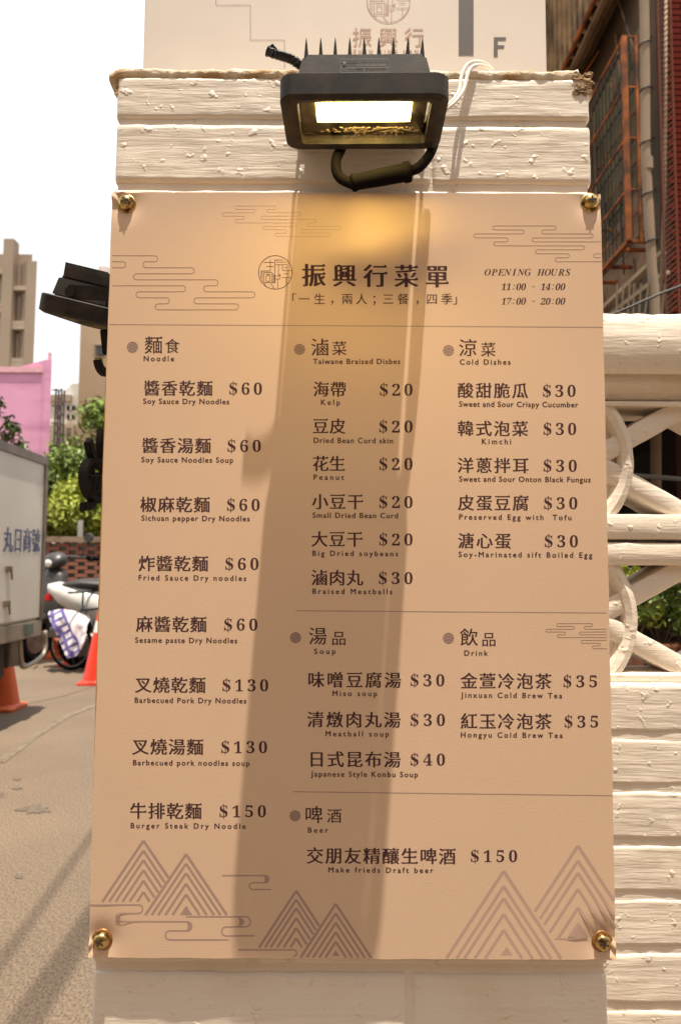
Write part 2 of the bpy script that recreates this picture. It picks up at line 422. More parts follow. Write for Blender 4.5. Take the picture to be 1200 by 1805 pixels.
for ci, (z0, z1) in enumerate(courses):
    h = z1-z0; zc = (z0+z1)/2
    par_ = ci % 2
    if ci < 3: spans = [(PXL, PXR-.2 if par_ else PXL+.30), (PXR-.2+.002 if par_ else PXL+.302, PXR)]
    else:
        cut = xj if par_ else xj-.18
        spans = []; cs = [PXL]+[c for c in (cut,) if PXL+.05 < c < PXR-.05]+[PXR]
        spans = [(cs[i]+(.004 if i else 0), cs[i+1]-(.004 if i < len(cs)-2 else 0)) for i in range(len(cs)-1)]
    for si, (a, b) in enumerate(spans):
        L_ = round(b-a, 4); me = brick_mesh(L_, h, .12, (ci*5+si) % 7, (round(L_, 3), round(h, 3)))
        dx = random.uniform(-.002, .002) if ci > 0 else 0
        lay_brick(pillar, me, (a+b)/2+dx, PY+random.uniform(-.001, .001), zc)
        lay_brick(pillar, me, (a+b)/2, PY+.243, zc, math.pi)
# flaking plaster lip along the top
cp = MB(); nx = 150; rows = []
xs = [at(194, 120, PY).x + (at(1046, 120, PY).x-at(194, 120, PY).x)*i/nx for i in range(nx+1)]
prof = [(.235, 0), (-.0002, .0), (-.0014, -.002), (-.0016, -.007), (-.0006, -.0115), (.004, -.014), (.03, -.016)]
secs = []
for i, x in enumerate(xs):
    q = []
    u = i/nx
    top = .0022*fbm((x, 0, 3), 9)+.0018*fbm((x, 2, 7), 70)
    thick = .8+.3*fbm((x, 4, 1), 14)+.35*fbm((x, 9, 1), 90)
    br_ = max(0, (u-.965)/.035); bl_ = max(0, (.02-u)/.02)
    for k, (dy, dz) in enumerate(prof):
        n1 = .0011*fbm((x, k*.3, 11), 45)
        q.append((x, PY+dy+(n1 if k else 0)+.01*br_*(k > 0), zt+dz*thick+(top if k < 3 else top*.3)-.022*br_-.008*bl_+(.004*random.uniform(-1, 1)*(br_ > 0))))
    secs.append(q)
cp.loft(secs, close=False, caps=False).build('plaster_lip', COPING, pillar, smooth=True)
# broken chips
chip = MB()
def blob(mb, c, r, sc=(1, 1, 1), seed=0, n=8, m_=6, rough=.35):
    V = [];
    for j in range(m_+1):
        for i in range(n):
            th = math.pi*j/m_; ph = 2*math.pi*i/n
            d = Vector((math.sin(th)*math.cos(ph), math.sin(th)*math.sin(ph), math.cos(th)))
            k = r*(1+rough*noise.noise(d*1.7+Vector((seed, 0, 0))))
            V.append((c[0]+d.x*k*sc[0], c[1]+d.y*k*sc[1], c[2]+d.z*k*sc[2]))
    Fc = [(j*n+i, j*n+(i+1) % n, (j+1)*n+(i+1) % n, (j+1)*n+i) for j in range(m_) for i in range(n)]
    mb.add(V, Fc)
for k in range(26):
    p = at(random.uniform(1012, 1042), random.uniform(128, 168), PY-.001); blob(chip, p, random.uniform(.0015, .004), (1.5, .5, .8), k, rough=1.2)
for k in range(7):
    p = at(random.uniform(203, 208), random.uniform(128, 175), PY+.002); blob(chip, p, random.uniform(.0015, .003), (1, .5, 1.6), k+40, rough=.8)
chip.build('plaster_chip', mat('chipped_plaster', (.36, .24, .13), .9, var=.5, vs=60, bump=1, bs=200), pillar)

# ================================================================== MENU BOARD
BY = .870
SCR = [(222, 357), (1041, 355), (179, 1658), (1062, 1661)]
scr_w = [at(px, py, BY) for px, py in SCR]
def dimple(p):
    d = 0
    for i, s_ in enumerate(scr_w):
        r2 = (p.x-s_.x)**2+(p.z-s_.z)**2
        d += .0045*math.exp(-r2/(.017**2))
        # wrinkle running out to the corner
        v = Vector((p.x-s_.x, p.z-s_.z)); cd_ = Vector((-1 if i in (0, 2) else 1, 1 if i < 2 else -1)).normalized()
        along = v.dot(cd_); across = abs(v.x*cd_.y-v.y*cd_.x)
        if along > 0: d -= .0030*math.exp(-((across-.006)/.004)**2)*math.exp(-((along-.014)/.010)**2)
    return d
def on_board(px, py, lay=0):
    p = at(px, py, BY); d = dimple(p); p.y = BY-.00007-.000015*lay+d-.00055*min(1, abs(d)/.00008); return p
on_board_ref[0] = on_board
TLc, TRc, BRc, BLc = at(198, 338.5, BY), at(1058, 341, BY), at(1085, 1692, BY), at(156, 1688, BY)
board = thing('menu_board', 'large beige menu board screwed to the white pillar under the floodlight', 'menu board', ((TLc.x+TRc.x)/2, BY, BLc.z))
nx, nz_ = 90, 135
def grid_pt(u, v):
    a = TLc.lerp(TRc, u); b = BLc.lerp(BRc, u); return a.lerp(b, v)
def spaced(n):  # finer near both ends
    out = [i/n for i in range(n+1)]
    return [(x-math.sin(2*math.pi*x)*.12) for x in out]
us = spaced(nx); vs_ = spaced(nz_); V = []
for v in vs_:
    for u in us:
        p = grid_pt(u, v); e = 0
        if v in (0, 1): p.z += .0007*fbm((p.x, v, 0), 25)
        if u in (0, 1): p.x += .0007*fbm((p.z, u, 0), 14)
        p.y = BY+dimple(p); V.append(p)
nu = nx+1; Fc = [(j*nu+i, j*nu+i+1, (j+1)*nu+i+1, (j+1)*nu+i) for j in range(nz_) for i in range(nx)]
pm = MB().add(V, Fc)
ringi = [i for i in range(nu)]+[j*nu+nx for j in range(1, nz_+1)]+[nz_*nu+i for i in range(nx-1, -1, -1)]+[j*nu for j in range(nz_-1, 0, -1)]
n0 = len(pm.v); pm.v += [(pm.v[i][0], pm.v[i][1]+.004, pm.v[i][2]) for i in ringi]
m_ = len(ringi); pm.f += [(ringi[k], n0+k, n0+(k+1) % m_, ringi[(k+1) % m_]) for k in range(m_)]; 
panel = pm.build('panel', BOARD, board, autos=True)
bk = MB(); secs = []
for k in range(25):
    v = k/24; p = TLc.lerp(BLc, v); q = TRc.lerp(BRc, v); ex = .0032*math.sin(math.pi*min(1, v*1.05))**.6
    secs.append([(p.x-ex, BY+.0062, p.z), (q.x-.003, BY+.0062, q.z), (q.x-.003, BY+.0095, q.z), (p.x-ex, BY+.0095, p.z)])
bk.loft(secs).build('backing_sheet', EDGE, board)

MAT_DOT = mat('dot_ink', (.44, .30, .235), .6, var=.05)
COL1 = [('醬香乾麵', 268, 361, 684, '$60', 405, 461, 'Soy Sauce Dry Noodles', 253, 404, 707),
 ('醬香湯麵', 265, 358, 785, '$60', 402, 459, 'Soy Sauce Noodles Soup', 250, 411, 810),
 ('椒麻乾麵', 262, 356, 889, '$60', 401, 457, 'Sichuan pepper Dry Noodles', 250, 440, 913),
 ('炸醬乾麵', 259, 353, 993, '$60', 398, 455, 'Fried Sauce Dry noodles', 245, 434, 1018),
 ('麻醬乾麵', 255, 350, 1100, '$60', 396, 453, 'Sesame paste Dry Noodles', 239, 418, 1128),
 ('叉燒乾麵', 253, 348, 1207, '$130', 393, 472, 'Barbecued Pork Dry Noodles', 238, 434, 1234),
 ('叉燒湯麵', 248, 344, 1316, '$130', 391, 470, 'Barbecued pork noodles soup', 235, 440, 1344),
 ('牛排乾麵', 244, 341, 1429, '$150', 388, 468, 'Burger Steak Dry Noodle', 231, 433, 1455),
 ('海帶', 566, 596, 686, '$20', 670, 726, 'Kelp', 566, 599, 709),
 ('豆皮', 565, 595, 751, '$20', 669, 726, 'Dried Bean Curd skin', 553, 692, 776),
 ('花生', 565, 594, 817, '$20', 669, 726, 'Peanut', 553, 606, 841),
 ('小豆干', 564, 626, 884, '$20', 669, 726, 'Small Dried Bean Curd', 551, 701, 908),
 ('大豆干', 563, 625, 950, '$20', 669, 726, 'Big Dried soybeans', 551, 701, 975),
 ('滷肉丸', 563, 625, 1018, '$30', 668, 726, 'Braised Meatballs', 551, 691, 1042),
 ('酸甜脆瓜', 820, 916, 688, '$30', 957, 1013, 'Sweet and Sour Crispy Cucumber', 809, 1018, 712),
 ('韓式泡菜', 820, 916, 755, '$30', 958, 1014, 'Kimchi', 849, 900, 778),
 ('洋蔥拌耳', 820, 917, 820, '$30', 958, 1015, 'Sweet and Sour Onton Black Fungus', 809, 1040, 844),
 ('皮蛋豆腐', 821, 917, 886, '$30', 959, 1016, 'Preserved Egg with  Tofu', 809, 1006, 911),
 ('溏心蛋', 821, 886, 953, '$30', 960, 1017, 'Soy-Marinated sift Boiled Egg', 808, 1043, 977),
 ('味噌豆腐湯', 557, 692, 1198, '$30', 724, 782, 'Miso soup', 586, 664, 1222),
 ('清燉肉丸湯', 556, 691, 1268, '$30', 724, 783, 'Meatball soup', 574, 685, 1293),
 ('日式昆布湯', 558, 691, 1338, '$40', 724, 783, 'Japanese Style Konbu Soup', 548, 736, 1364),
 ('金萱冷泡茶', 826, 957, 1200, '$35', 993, 1051, 'Jinxuan Cold Brew Tea', 812, 990, 1225),
 ('紅玉冷泡茶', 826, 957, 1271, '$35', 995, 1053, 'Hongyu Cold Brew Tea', 812, 991, 1295),
 ('交朋友精釀生啤酒', 555, 788, 1508, '$150', 830, 910, 'Make frieds Draft beer', 579, 763, 1533)]
HEADS = [('麵食', 271, 304, 608, 610, 'Noodle', 254, 307, 632, 234, 612),
 ('滷菜', 564, 598, 612, 614, 'Taiwane Braised Disbes', 552, 705, 637, 528, 616),
 ('涼菜', 824, 860, 613, 616, 'Cold Dishes', 810, 899, 638, 790, 618),
 ('湯品', 560, 597, 1121, 1125, 'Soup', 554, 591, 1148, 521, 1124),
 ('飲品', 826, 861, 1123, 1127, 'Drink', 818, 859, 1151, 790, 1125),
 ('啤酒', 553, 589, 1436, 1438, 'Beer', 543, 578, 1463, 520, 1438)]
OPEN = '𝑶𝑷𝑬𝑵𝑰𝑵𝑮 𝑯𝑶𝑼𝑹𝑺'
SUBT = list(zip('「一生，兩人；三餐，四季」', (512, 536, 563, 591, 612, 637, 665, 684, 710, 741, 761, 787, 808)))
gl = set(''.join(c[0] for c in COL1)+''.join(h[0] for h in HEADS)+'振興行菜單'+'「一生，兩人；三餐，四季」'+'丸日商號舞光·'+'𝐒'+OPEN.replace(' ', '')+''.join(chr(0x1D7CE+i) for i in range(10)))
prepare(gl, [c[7] for c in COL1]+[h[5] for h in HEADS]+['ZHEN XING HANG', 'F', 'LED', 'OD-YFLZ10WR'])

def emblem(cx, cy, sc, wd, mapf, lay=0):
    P = Print(mapf)
    P.line([(cx+29.6*sc*math.cos(a*math.pi/36), cy+29.6*sc*math.sin(a*math.pi/36)) for a in range(73)], wd*1.25)
    S = [(168,150,285,150),(195,197,285,197),(243,120,243,250),(298,120,298,390),(298,122,400,122),(312,146,432,146),(298,178,448,178),(340,178,340,298),
      (340,298,362,298),(385,178,385,248),(385,248,497,248),(400,215,435,215),(435,195,435,215),(135,250,243,250),(135,250,135,345),(150,258,150,385),(170,268,170,388),
      (170,268,265,268),(265,268,265,385),(190,290,245,290),(195,308,240,308),(240,308,240,372),(240,372,195,372),(195,372,195,308),(280,280,280,385),(292,300,292,385),
      (160,388,305,388),(190,400,175,415),(250,400,295,460),(300,310,362,310),(362,290,362,310),(300,345,356,345),(356,325,356,345),(330,345,330,462),(400,285,460,285),
      (375,330,485,330),(432,330,432,415)]
    for k, (x0, y0, x1, y1) in enumerate(S):
        f = lambda x, y: (cx+(x-303)/6.667*sc, cy+(y-268)/6.667*sc)
        P.line([f(x0, y0), f(x1, y1)], wd, 1+k % 2)
    return P
def swirl(P, start, chain, rowy, sx, wd, lay=0):
    """cloud outline: horizontal runs joined by half circles"""
    pts = []; x, row = start; pts.append((sx(x), rowy(row)))
    for ext, nr in chain:
        if nr is None: pts.append((sx(ext), rowy(row))); break
        y0, y1 = rowy(row), rowy(nr); r = abs(y1-y0)/2; ex = sx(ext); dirr = 1 if ex > pts[-1][0] else -1
        cxx = ex-dirr*r
        for k in range(9):
            a = math.pi*k/8; pts.append((cxx+dirr*r*math.sin(a), (y0+y1)/2-(y1-y0)/2*math.cos(a)))
        row = nr
    P.line(pts, wd, lay); return P

# print on the board
P = Print(on_board); P.cjk('振興行菜單', 553, 770, 485, 487, 43, .03); P.build('title_lettering', INK, board)
P = Print(on_board)
for ch, x in SUBT: P.glyph(ch, x, 527, 21, .006, False)
P.build('subtitle_lettering', INK, board)
P = Print(on_board); n_ = len(OPEN)
for i, ch in enumerate(OPEN):
    if ch != ' ': P.glyph(ch, 859+i*11.75, 480, 17, 0, False, 0, False)
P.nums('11:00 - 14:00', 884, 995, 505.5, 11.5, .22); P.nums('17:00 - 20:00', 884, 995, 531, 11.5, .22)
P.build('opening_hours_lettering', INK, board)
emblem(485.4, 480.2, 1, .95, on_board).build('emblem', INK, board)
P = Print(on_board)
for a, b in (((193, 572), (1062, 577)), ((521, 1076.5), (1068, 1080.5)), ((516, 1395.5), (1078, 1402.5))):
    pts = [(a[0]+(b[0]-a[0])*k/20, a[1]+(b[1]-a[1])*k/20) for k in range(21)]; P = Print(on_board); P.line(pts, 1.6); P.build('rule_line', INKR, board)
for t, x0, x1, y, pr, p0, p1, en, e0, e1, ey in COL1:
    P = Print(on_board); sc = 1+(y-684)*.00008
    P.cjk(t, x0, x1, y, y+(x1-x0)*.006, 29*sc, .021)
    P.build('dish_name', INK, board)
    P = Print(on_board); P.nums(pr, p0, p1, y+1, 20.5); P.build('dish_price', INK, board)
    P = Print(on_board); P.latin(en, e0, e1, ey, 9.4, ey+(e1-e0)*.006); P.build('dish_translation', INK, board)
for t, x0, x1, y0, y1, en, e0, e1, ey, dx, dy in HEADS:
    P = Print(on_board); P.glyph(t[0], x0, y0, 33, .009, True); P.glyph(t[1], x1, y1, 27, .009, True)
    P.build('section_heading', INK, board); P = Print(on_board); P.latin(en, e0, e1, ey, 9.4); P.build('section_translation', INK, board)
    P = Print(on_board)
    P.raw([(dx+9*math.cos(a*.2618), dy+9*math.sin(a*.2618)) for a in range(24)], [tuple(range(24))])
    dsk = P.build('section_dot', MAT_DOT, board)
    P = Print(on_board)
    for r_ in (9, 6.6, 4.3, 2): P.line([(dx+r_*math.cos(a*.2618), dy+r_*math.sin(a*.2618)) for a in range(25)], 1.1 if r_ == 9 else .75, 2)
    for a in range(8): P.line([(dx+2.2*math.cos(a*.785+.4), dy+2.2*math.sin(a*.785+.4)), (dx+9*math.cos(a*.785), dy+9*math.sin(a*.785))], .6, 3)
    P.build('dot_pattern', INKT, dsk)
# thin clouds
P = Print(on_board); ry = lambda r_: 340+(475+45.4*r_)/4.286; sx = lambda x: 180+x/4.286
swirl(P, (80, 0), [(421, 1), (310, 2), (698, 3), (238, 4), (877, 5), (768, 6), (1155, 7), (695, 8), (1032, 9), (403, 8), (510, 7), (258, 6), (632, 5), (80, None)], ry, sx, .95)
P.line([(sx(80), ry(1)), (sx(157), ry(1))]+[(sx(157)+5.3*math.sin(a*math.pi/8), ry(1.5)-5.3*math.cos(a*math.pi/8)) for a in range(9)]+[(sx(80), ry(2))], .95)
P.build('cloud_drawing', INKT, board)
P = Print(on_board); ry = lambda r_: 340+(60+15.6*r_)/2.609; sx = lambda x: 180+x/2.609
swirl(P, (700, 0), [(800, 1), (758, 2), (915, 3), (730, 4), (985, 5), (945, 6), (1098, 7), (915, 8), (1050, 9), (795, 8), (850, 7), (738, 6), (890, 5), (612, 4), (655, 3), (553, 2), (705, 1), (612, 0), (700, None)], ry, sx, .7)
P.build('cloud_drawing', INKR, board)
P = Print(on_board); ry = lambda r_: 340+(152+18.3*r_)/2.609; sx = lambda x: 620+x/2.609
swirl(P, (1144, 4), [(828, 3), (1108, 2), (872, 1), (938, 0), (647, 1), (790, 2), (560, 3), (717, 4), (652, 5), (1070, 6), (843, 7), (998, 8), (933, 9), (1146, None)], ry, sx, .85)
swirl(P, (1146, 7), [(1110, 8), (1146, None)], ry, sx, .85)
P.build('cloud_drawing', INKT, board)
P = Print(on_board); ry = lambda r_: 1060+(248+31*r_)/6.316; sx = lambda x: 900+x/6.316
swirl(P, (1060, 2), [(815, 1), (908, 0), (508, 1), (705, 2), (387, 3), (605, 4), (515, 5), (1064, None)], ry, sx, .8)
swirl(P, (1062, 3), [(760, 4), (1064, None)], ry, sx, .8)
swirl(P, (1064, 6), [(780, 7), (992, 8), (905, 9), (1068, None)], ry, sx, .8)
P.build('cloud_drawing', INKT, board)
# bottom mountains
def clip(a, b, f):
    fa, fb = f(*a), f(*b)
    if fa >= 0 and fb >= 0: return a, b
    if fa < 0 and fb < 0: return None
    t = fa/(fa-fb); m_ = (a[0]+(b[0]-a[0])*t, a[1]+(b[1]-a[1])*t)
    return (a, m_) if fa >= 0 else (m_, b)
def mount(P, conv, apex, base, slope, ys, fill, wd, clips, lay):
    ax, ay = apex
    for i, yk in enumerate(ys):
        solid = (i == len(ys)-1 and fill)
        if solid:
            A_ = []; Fq = []; nn_ = 8
            for jj in range(nn_+1):
                yy = yk+(base-yk)*jj/nn_; hw_ = slope*(yy-yk)
                A_ += [conv(ax-hw_+2*hw_*ii/nn_, yy) for ii in range(nn_+1)]
            P.raw(A_, [(jj*(nn_+1)+ii, jj*(nn_+1)+ii+1, (jj+1)*(nn_+1)+ii+1, (jj+1)*(nn_+1)+ii) for jj in range(nn_) for ii in range(nn_)], lay); continue
        for sgn in (-1, 1):
            seg = (conv(ax, yk-wd*.6), conv(ax+sgn*slope*(base-yk), base))
            for c in clips:
                if seg: seg = clip(seg[0], seg[1], c)
            if seg: P.line([seg[0], seg[1]], wd*(1 if i else 1.1), lay+(sgn > 0))
def halfplane(p, q, sgn):
    return lambda x, y: sgn*((q[0]-p[0])*(y-p[1])-(q[1]-p[1])*(x-p[0]))
cA = lambda x, y: (150+x/2.4, 1440+y/2.4); cC = lambda x, y: (640+x/2.143, 1440+y/2.143)
def edge_bottom(x, y): return (1686.5+(x-156)*.0036)-y
hpM2 = halfplane(cA(432, 140), cA(255, 400), 1)
P = Print(on_board); mount(P, cA, (248, 103), 358, .68, [103, 145, 185, 228, 272, 320], False, 4.2, [lambda x, y: hpM2(x, y)], 0)
mount(P, cA, (428, 160), 415, .675, [160, 200, 240, 285, 330, 375], True, 4.2, [edge_bottom], 0); P.build('mountain_drawing', INKP, board)
hpM4 = halfplane(cA(1062, 350), cA(905, 590), 1)
P = Print(on_board); mount(P, cA, (893, 315), 552, .66, [315, 352, 388, 430, 472, 515], False, 4.0, [lambda x, y: hpM4(x, y)], 0)
mount(P, cA, (1060, 370), 640, .66, [370, 410, 450, 490, 530], False, 4.0, [edge_bottom], 0)
P.poly([cA(1060, 563), cA(1075, 588), cA(1045, 588)], 0); P.build('mountain_drawing', INKP, board)
hpM5 = halfplane(cC(530, 185), cC(765, 527), -1)
MT2 = mat('pale_purple_ink', (.45, .30, .24), .6, var=.05)
P = Print(on_board); mount(P, cC, (530, 207), 600, .66, [207, 265, 310, 370, 430], False, 5.0, [edge_bottom], 0)
P.poly([cC(541, 490), cC(564, 522), cC(518, 522)], 0)
def edge_right(x, y): return (1058+(y-341)*.01998-1.5)-x
mount(P, cC, (810, 112), 455, .66, [112, 168, 215, 275, 345, 395], True, 5.0, [lambda x, y: hpM5(x, y), edge_right], 0)
P.line([cC(722, 460), cC(770, 461), cC(850, 455)], 3); P.build('mountain_drawing', MT2, board)
# bottom clouds
def thick_cap(P, cx, cy, r, dirr):
    pts = [(cx+dirr*r*1.3*math.sin(a*math.pi/10)*1.0, cy-r*math.cos(a*math.pi/10)) for a in range(11)]
    pts += [(cx+dirr*r*.25*math.sin(a*math.pi/10), cy-r*.8*math.cos(a*math.pi/10)) for a in range(10, -1, -1)]
    n = 11; P.raw(pts, [(i, i+1, 21-i-1, 21-i) for i in range(10)], 2)
P = Print(on_board); ry = lambda r_: 1440+(372, 408, 443, 482, 520)[r_]/2.4; sx = lambda x: 150+x/2.4
swirl(P, (22, 0), [(245, 1), (133, 2), (452, 3), (340, 4), (608, None)], ry, sx, 2.6)
thick_cap(P, sx(152), (ry(1)+ry(2))/2, 7, -1); thick_cap(P, sx(430), (ry(2)+ry(3))/2, 8, 1)
ry2 = lambda r_: 1440+(422, 465, 503)[r_]/2.4
swirl(P, (428, 0), [(700, 1), (578, 2), (718, None)], ry2, sx, 2.4, 1)
thick_cap(P, sx(648), (ry2(0)+ry2(1))/2, 8, 1)
ry3 = lambda r_: 1440+(248, 278, 307)[r_]/2.4
swirl(P, (580, 0), [(778, 1), (695, 2), (787, None)], ry3, sx, 2.4); thick_cap(P, sx(756), (ry3(0)+ry3(1))/2, 6, 1)
ry4 = lambda r_: 1440+(562, 590)[r_]/2.4
swirl(P, (648, 0), [(895, 1), (880, None)], ry4, sx, 2.4)
P.build('cloud_drawing', INKP, board)
# screws
for i, s_ in enumerate(scr_w):
    sc = MB(); r0 = .0092
    c = Vector((s_.x, BY-.0005, s_.z)); secs = []
    for k, (rr, dy) in enumerate(((1.02, .006), (1, .001), (.97, -.001), (.85, -.0032), (.6, -.0046), (.3, -.0053), (.02, -.0055))):
        secs.append([(c.x+rr*r0*math.cos(a*math.pi/12), c.y+dy, c.z+rr*r0*math.sin(a*math.pi/12)) for a in range(24)])
    h = sc.loft(secs).build('screw', BRASS, board, smooth=True)
    sl = MB(); a0 = (.3, .1, .9, -.2)[i]
    for q in (0, math.pi/2):
        d = Vector((math.cos(a0+q), 0, math.sin(a0+q))); sl.bar(c+d*.0048+Vector((0, -.0054-.00015*(q > 0), 0)), c-d*.0048+Vector((0, -.0054-.00015*(q > 0), 0)), .0016, .0012, (0, 1, 0))
    sl.build('cross_slot', DARKSLOT, h)
    wsh = MB(); secs = []
    for rr, dy in ((1.32, .005), (1.3, .0025), (1.12, .0018), (.9, .0022)):
        secs.append([(c.x+rr*r0*math.cos(a*math.pi/12), c.y+dy, c.z+rr*r0*math.sin(a*math.pi/12)) for a in range(24)])
    wsh.loft(secs, caps=False).build('washer', mat('rusty_washer', (.30, .14, .05), .5, .6, var=.5, vs=300) if i in (2, 3) else BRASS, h, smooth=True)

# ================================================================== FLOODLIGHTS
GLASS = bpy.data.materials.new('lamp_glass'); GLASS.use_nodes = True
_n = GLASS.node_tree.nodes; _k = GLASS.node_tree.links; _n.clear()
_o = _n.new('ShaderNodeOutputMaterial'); _m = _n.new('ShaderNodeMixShader'); _t = _n.new('ShaderNodeBsdfTransparent'); _g = _n.new('ShaderNodeBsdfGlossy')
_g.inputs['Roughness'].default_value = .05; _fr = _n.new('ShaderNodeValue'); _fr.outputs[0].default_value = .07
_t.inputs[0].default_value = (.95, .93, .9, 1)
_k.new(_fr.outputs[0], _m.inputs[0]); _k.new(_t.outputs[0], _m.inputs[1]); _k.new(_g.outputs[0], _m.inputs[2]); _k.new(_m.outputs[0], _o.inputs[0])
LED = mat('led_panel_glow', (.9, .8, .5), .5, emit=((1, .74, .22), 40))
_N = LED.node_tree.nodes; _K = LED.node_tree.links; _b = _N['Principled BSDF']; _tc = _N.new('ShaderNodeTexCoord'); _sp = _N.new('ShaderNodeSeparateXYZ'); _K.new(_tc.outputs['Object'], _sp.inputs[0])
def _mth(op, a, b=None, c=None):
    n = _N.new('ShaderNodeMath'); n.operation = op
    for i, v in enumerate((a, b, c)):
        if v is None: continue
        if isinstance(v, (int, float)): n.inputs[i].default_value = v
        else: _K.new(v, n.inputs[i])
    return n.outputs[0]
_ex = _mth('POWER', _mth('ABSOLUTE', _mth('MULTIPLY', _sp.outputs[0], 1/.052)), 7.0)
_ey = _mth('POWER', _mth('ABSOLUTE', _mth('MULTIPLY_ADD', _sp.outputs[1], 1/.0235, .008/.0235)), 5.0)
_st = _mth('MAXIMUM', _mth('MULTIPLY', _mth('MULTIPLY', _mth('SUBTRACT', 1.0, _ex), _mth('SUBTRACT', 1.0, _ey)), 50.0), 1.3)
_K.new(_st, _b.inputs['Emission Strength'])
GREY = mat('grey_marking', (.35, .30, .25), .6)
DIRT = mat('dead_insects', (.05, .03, .015), .9)
STEEL = mat('stainless_bolt', (.5, .47, .42), .3, 1)
def floodlight(label, loc, rot):
    W2, D2, H2 = .170, .104, .024
    t = thing('floodlight', label, 'lamp', loc, None, rot)
    t.rotation_mode = 'XYZ'
    out = rrect(W2, D2, .015); inn = rrect(W2-.034, D2-.026, .005); n = len(out)
    # bezel
    def ringp(P, z, k=1): return [(x*k, y*k, z) for x, y in P]
    b = MB(); b.loft([ringp(inn, .012), ringp(inn, .002), ringp(rrect(W2-.012, D2-.012, .012), 0), ringp(out, .003), ringp(out, H2), ringp(rrect(W2-.004, D2-.004, .014), H2+.0015), ringp(rrect(W2-.03, D2-.02, .01), H2+.0015)], caps=False)
    b.build('bezel', BLACK, t, local=True, autos=True)
    MB().add(ringp(rrect(W2-.035, D2-.027, .005), .004), [tuple(range(n))]).build('glass', GLASS, t, local=True)
    MB().add([(-.066, -.038, .016), (.066, -.038, .016), (.066, .038, .016), (-.066, .038, .016)], [(0, 1, 2, 3)]).build('reflector', REFL, t, local=True)
    MB().box((-.050, -.030, .0125), (.050, .014, .0145)).build('led_panel', LED, t, local=True)
    # housing with chamfered ends
    h = MB(); yb0, yb1 = -D2/2+.014, D2/2-.014
    h.hexa([(-.069, yb0-.004, H2), (.069, yb0-.004, H2), (.069, yb1, H2), (-.069, yb1, H2), (-.062, yb0, H2+.031), (.062, yb0, H2+.031), (.062, yb1-.004, H2+.031), (-.062, yb1-.004, H2+.031)])
    h.build('housing', BLACK, t, local=True, bevel=.004)
    for k in range(9):
        x = (k-4)*.0148; f = MB(); z0 = H2+.030
        f.loft([[(x-.0022, yb0+.006, z0), (x+.0022, yb0+.006, z0), (x+.0022, yb1-.006, z0), (x-.0022, yb1-.006, z0)],
                [(x-.0012, yb0+.0055, z0+.012), (x+.0012, yb0+.0055, z0+.012), (x+.0012, yb1-.01, z0+.012), (x-.0012, yb1-.01, z0+.012)],
                [(x-.0003, yb0+.005, z0+.019), (x+.0003, yb0+.005, z0+.019), (x+.0003, yb1-.012, z0+.019), (x-.0003, yb1-.012, z0+.019)]])
        f.build('cooling_fin', BLACK, t, local=True)
    # rating mark on the front of the housing
    def mp_(x, y, lay): # x,y millimetres on the sloped front
        s_ = y/22; return Vector((x/1000, yb0-.0046+s_*.0028-.00004*lay, H2+.004+y/1000))
    r_ = Print(mp_)
    for pts in ([(-24, 3), (24, 3), (24, 18), (-24, 18), (-24, 3)], [(-24, 8), (24, 8)], [(0, 3), (0, 8)]): r_.line(pts, .5)
    V, Pf, E = _str_src['OD-YFLZ10WR']['s']; mxv = max(v[0] for v in V)
    r_.raw([(-8+v[0]/mxv*30, 10+v[1]*4) for v in V], Pf, 1)
    r_.raw([(-20+1.6*math.cos(a*.52), 14+1.6*math.sin(a*.52)) for a in range(12)], [tuple(range(12))], 1)
    r_.build_local = None
    me = bpy.data.meshes.new('rating_mark'); me.from_pydata([tuple(v) for v in r_.V], [], r_.F); me.materials.append(mat('embossed_mark', (.10, .085, .075), .5))
    ob = bpy.data.objects.new('rating_mark', me); COL.objects.link(ob); ob.parent = t
    # lettering on the glass: 舞光·LED, seen from below (front of lamp is up in the picture)
    def gl_(x, y, lay): return Vector((x/1000, -y/1000, .0035-.00004*lay))
    q = Print(gl_)
    for i, ch in enumerate('舞光·'): q.glyph(ch, -18+i*9.5, -27.5, 8.5, .015, False)
    V, Pf, E = _str_src['LED']['s']; q.raw([(10+v[0]*9.5, -24.5-v[1]*8.0) for v in V], Pf)
    me = bpy.data.meshes.new('glass_lettering'); me.from_pydata([tuple(v) for v in q.V], [], q.F); me.materials.append(GREY)
    ob = bpy.data.objects.new('glass_lettering', me); COL.objects.link(ob); ob.parent = t
    # dead insects behind the glass, lying on its far side
    d_ = MB(); rnd = random.Random(4)
    for k in range(260):
        x = rnd.gauss(.012, .028); y = .012+abs(rnd.gauss(0, .006)); 
        if abs(x) > .06: continue
        s_ = rnd.uniform(.0004, .0013); d_.box((x-s_, y-s_*.7, .0046), (x+s_, y+s_*.7, .0046+s_))
    o = d_.build('insect_debris', DIRT, t, local=True); o['kind'] = 'stuff'
    # bracket: two arms and the plate on the wall
    for sg in (-1, 1):
        m_ = MB(); m_.bar((sg*.0775, -.015, .034), (sg*.0775, .131, .060), .0035, .018, (0, 0, 1)); m_.build('bracket_arm', BLACK, t, local=True, bevel=.0006)
        MB().tube([(sg*.068, -.012, .034), (sg*.0815, -.012, .034)], .008, 6).build('bolt', STEEL if sg < 0 else BLACK, t, local=True, bevel=.0008)
    MB().box((-.0792, .131, .050), (.0792, .134, .072)).build('bracket_plate', BLACK, t, local=True)
    MB().box((-.073, .036, .052), (.071, .1305, .072)).build('driver_box', BLACK, t, local=True, bevel=.004)
    return t
nearp = at(645, 172, .70); farp = at(637, 266, .80); mid = (nearp+farp)/2
tilt = math.atan2(farp.z-nearp.z, .10)
lamp1 = floodlight('lit black floodlight mounted above the top of the menu board', mid, (tilt, 0, R(-1)))
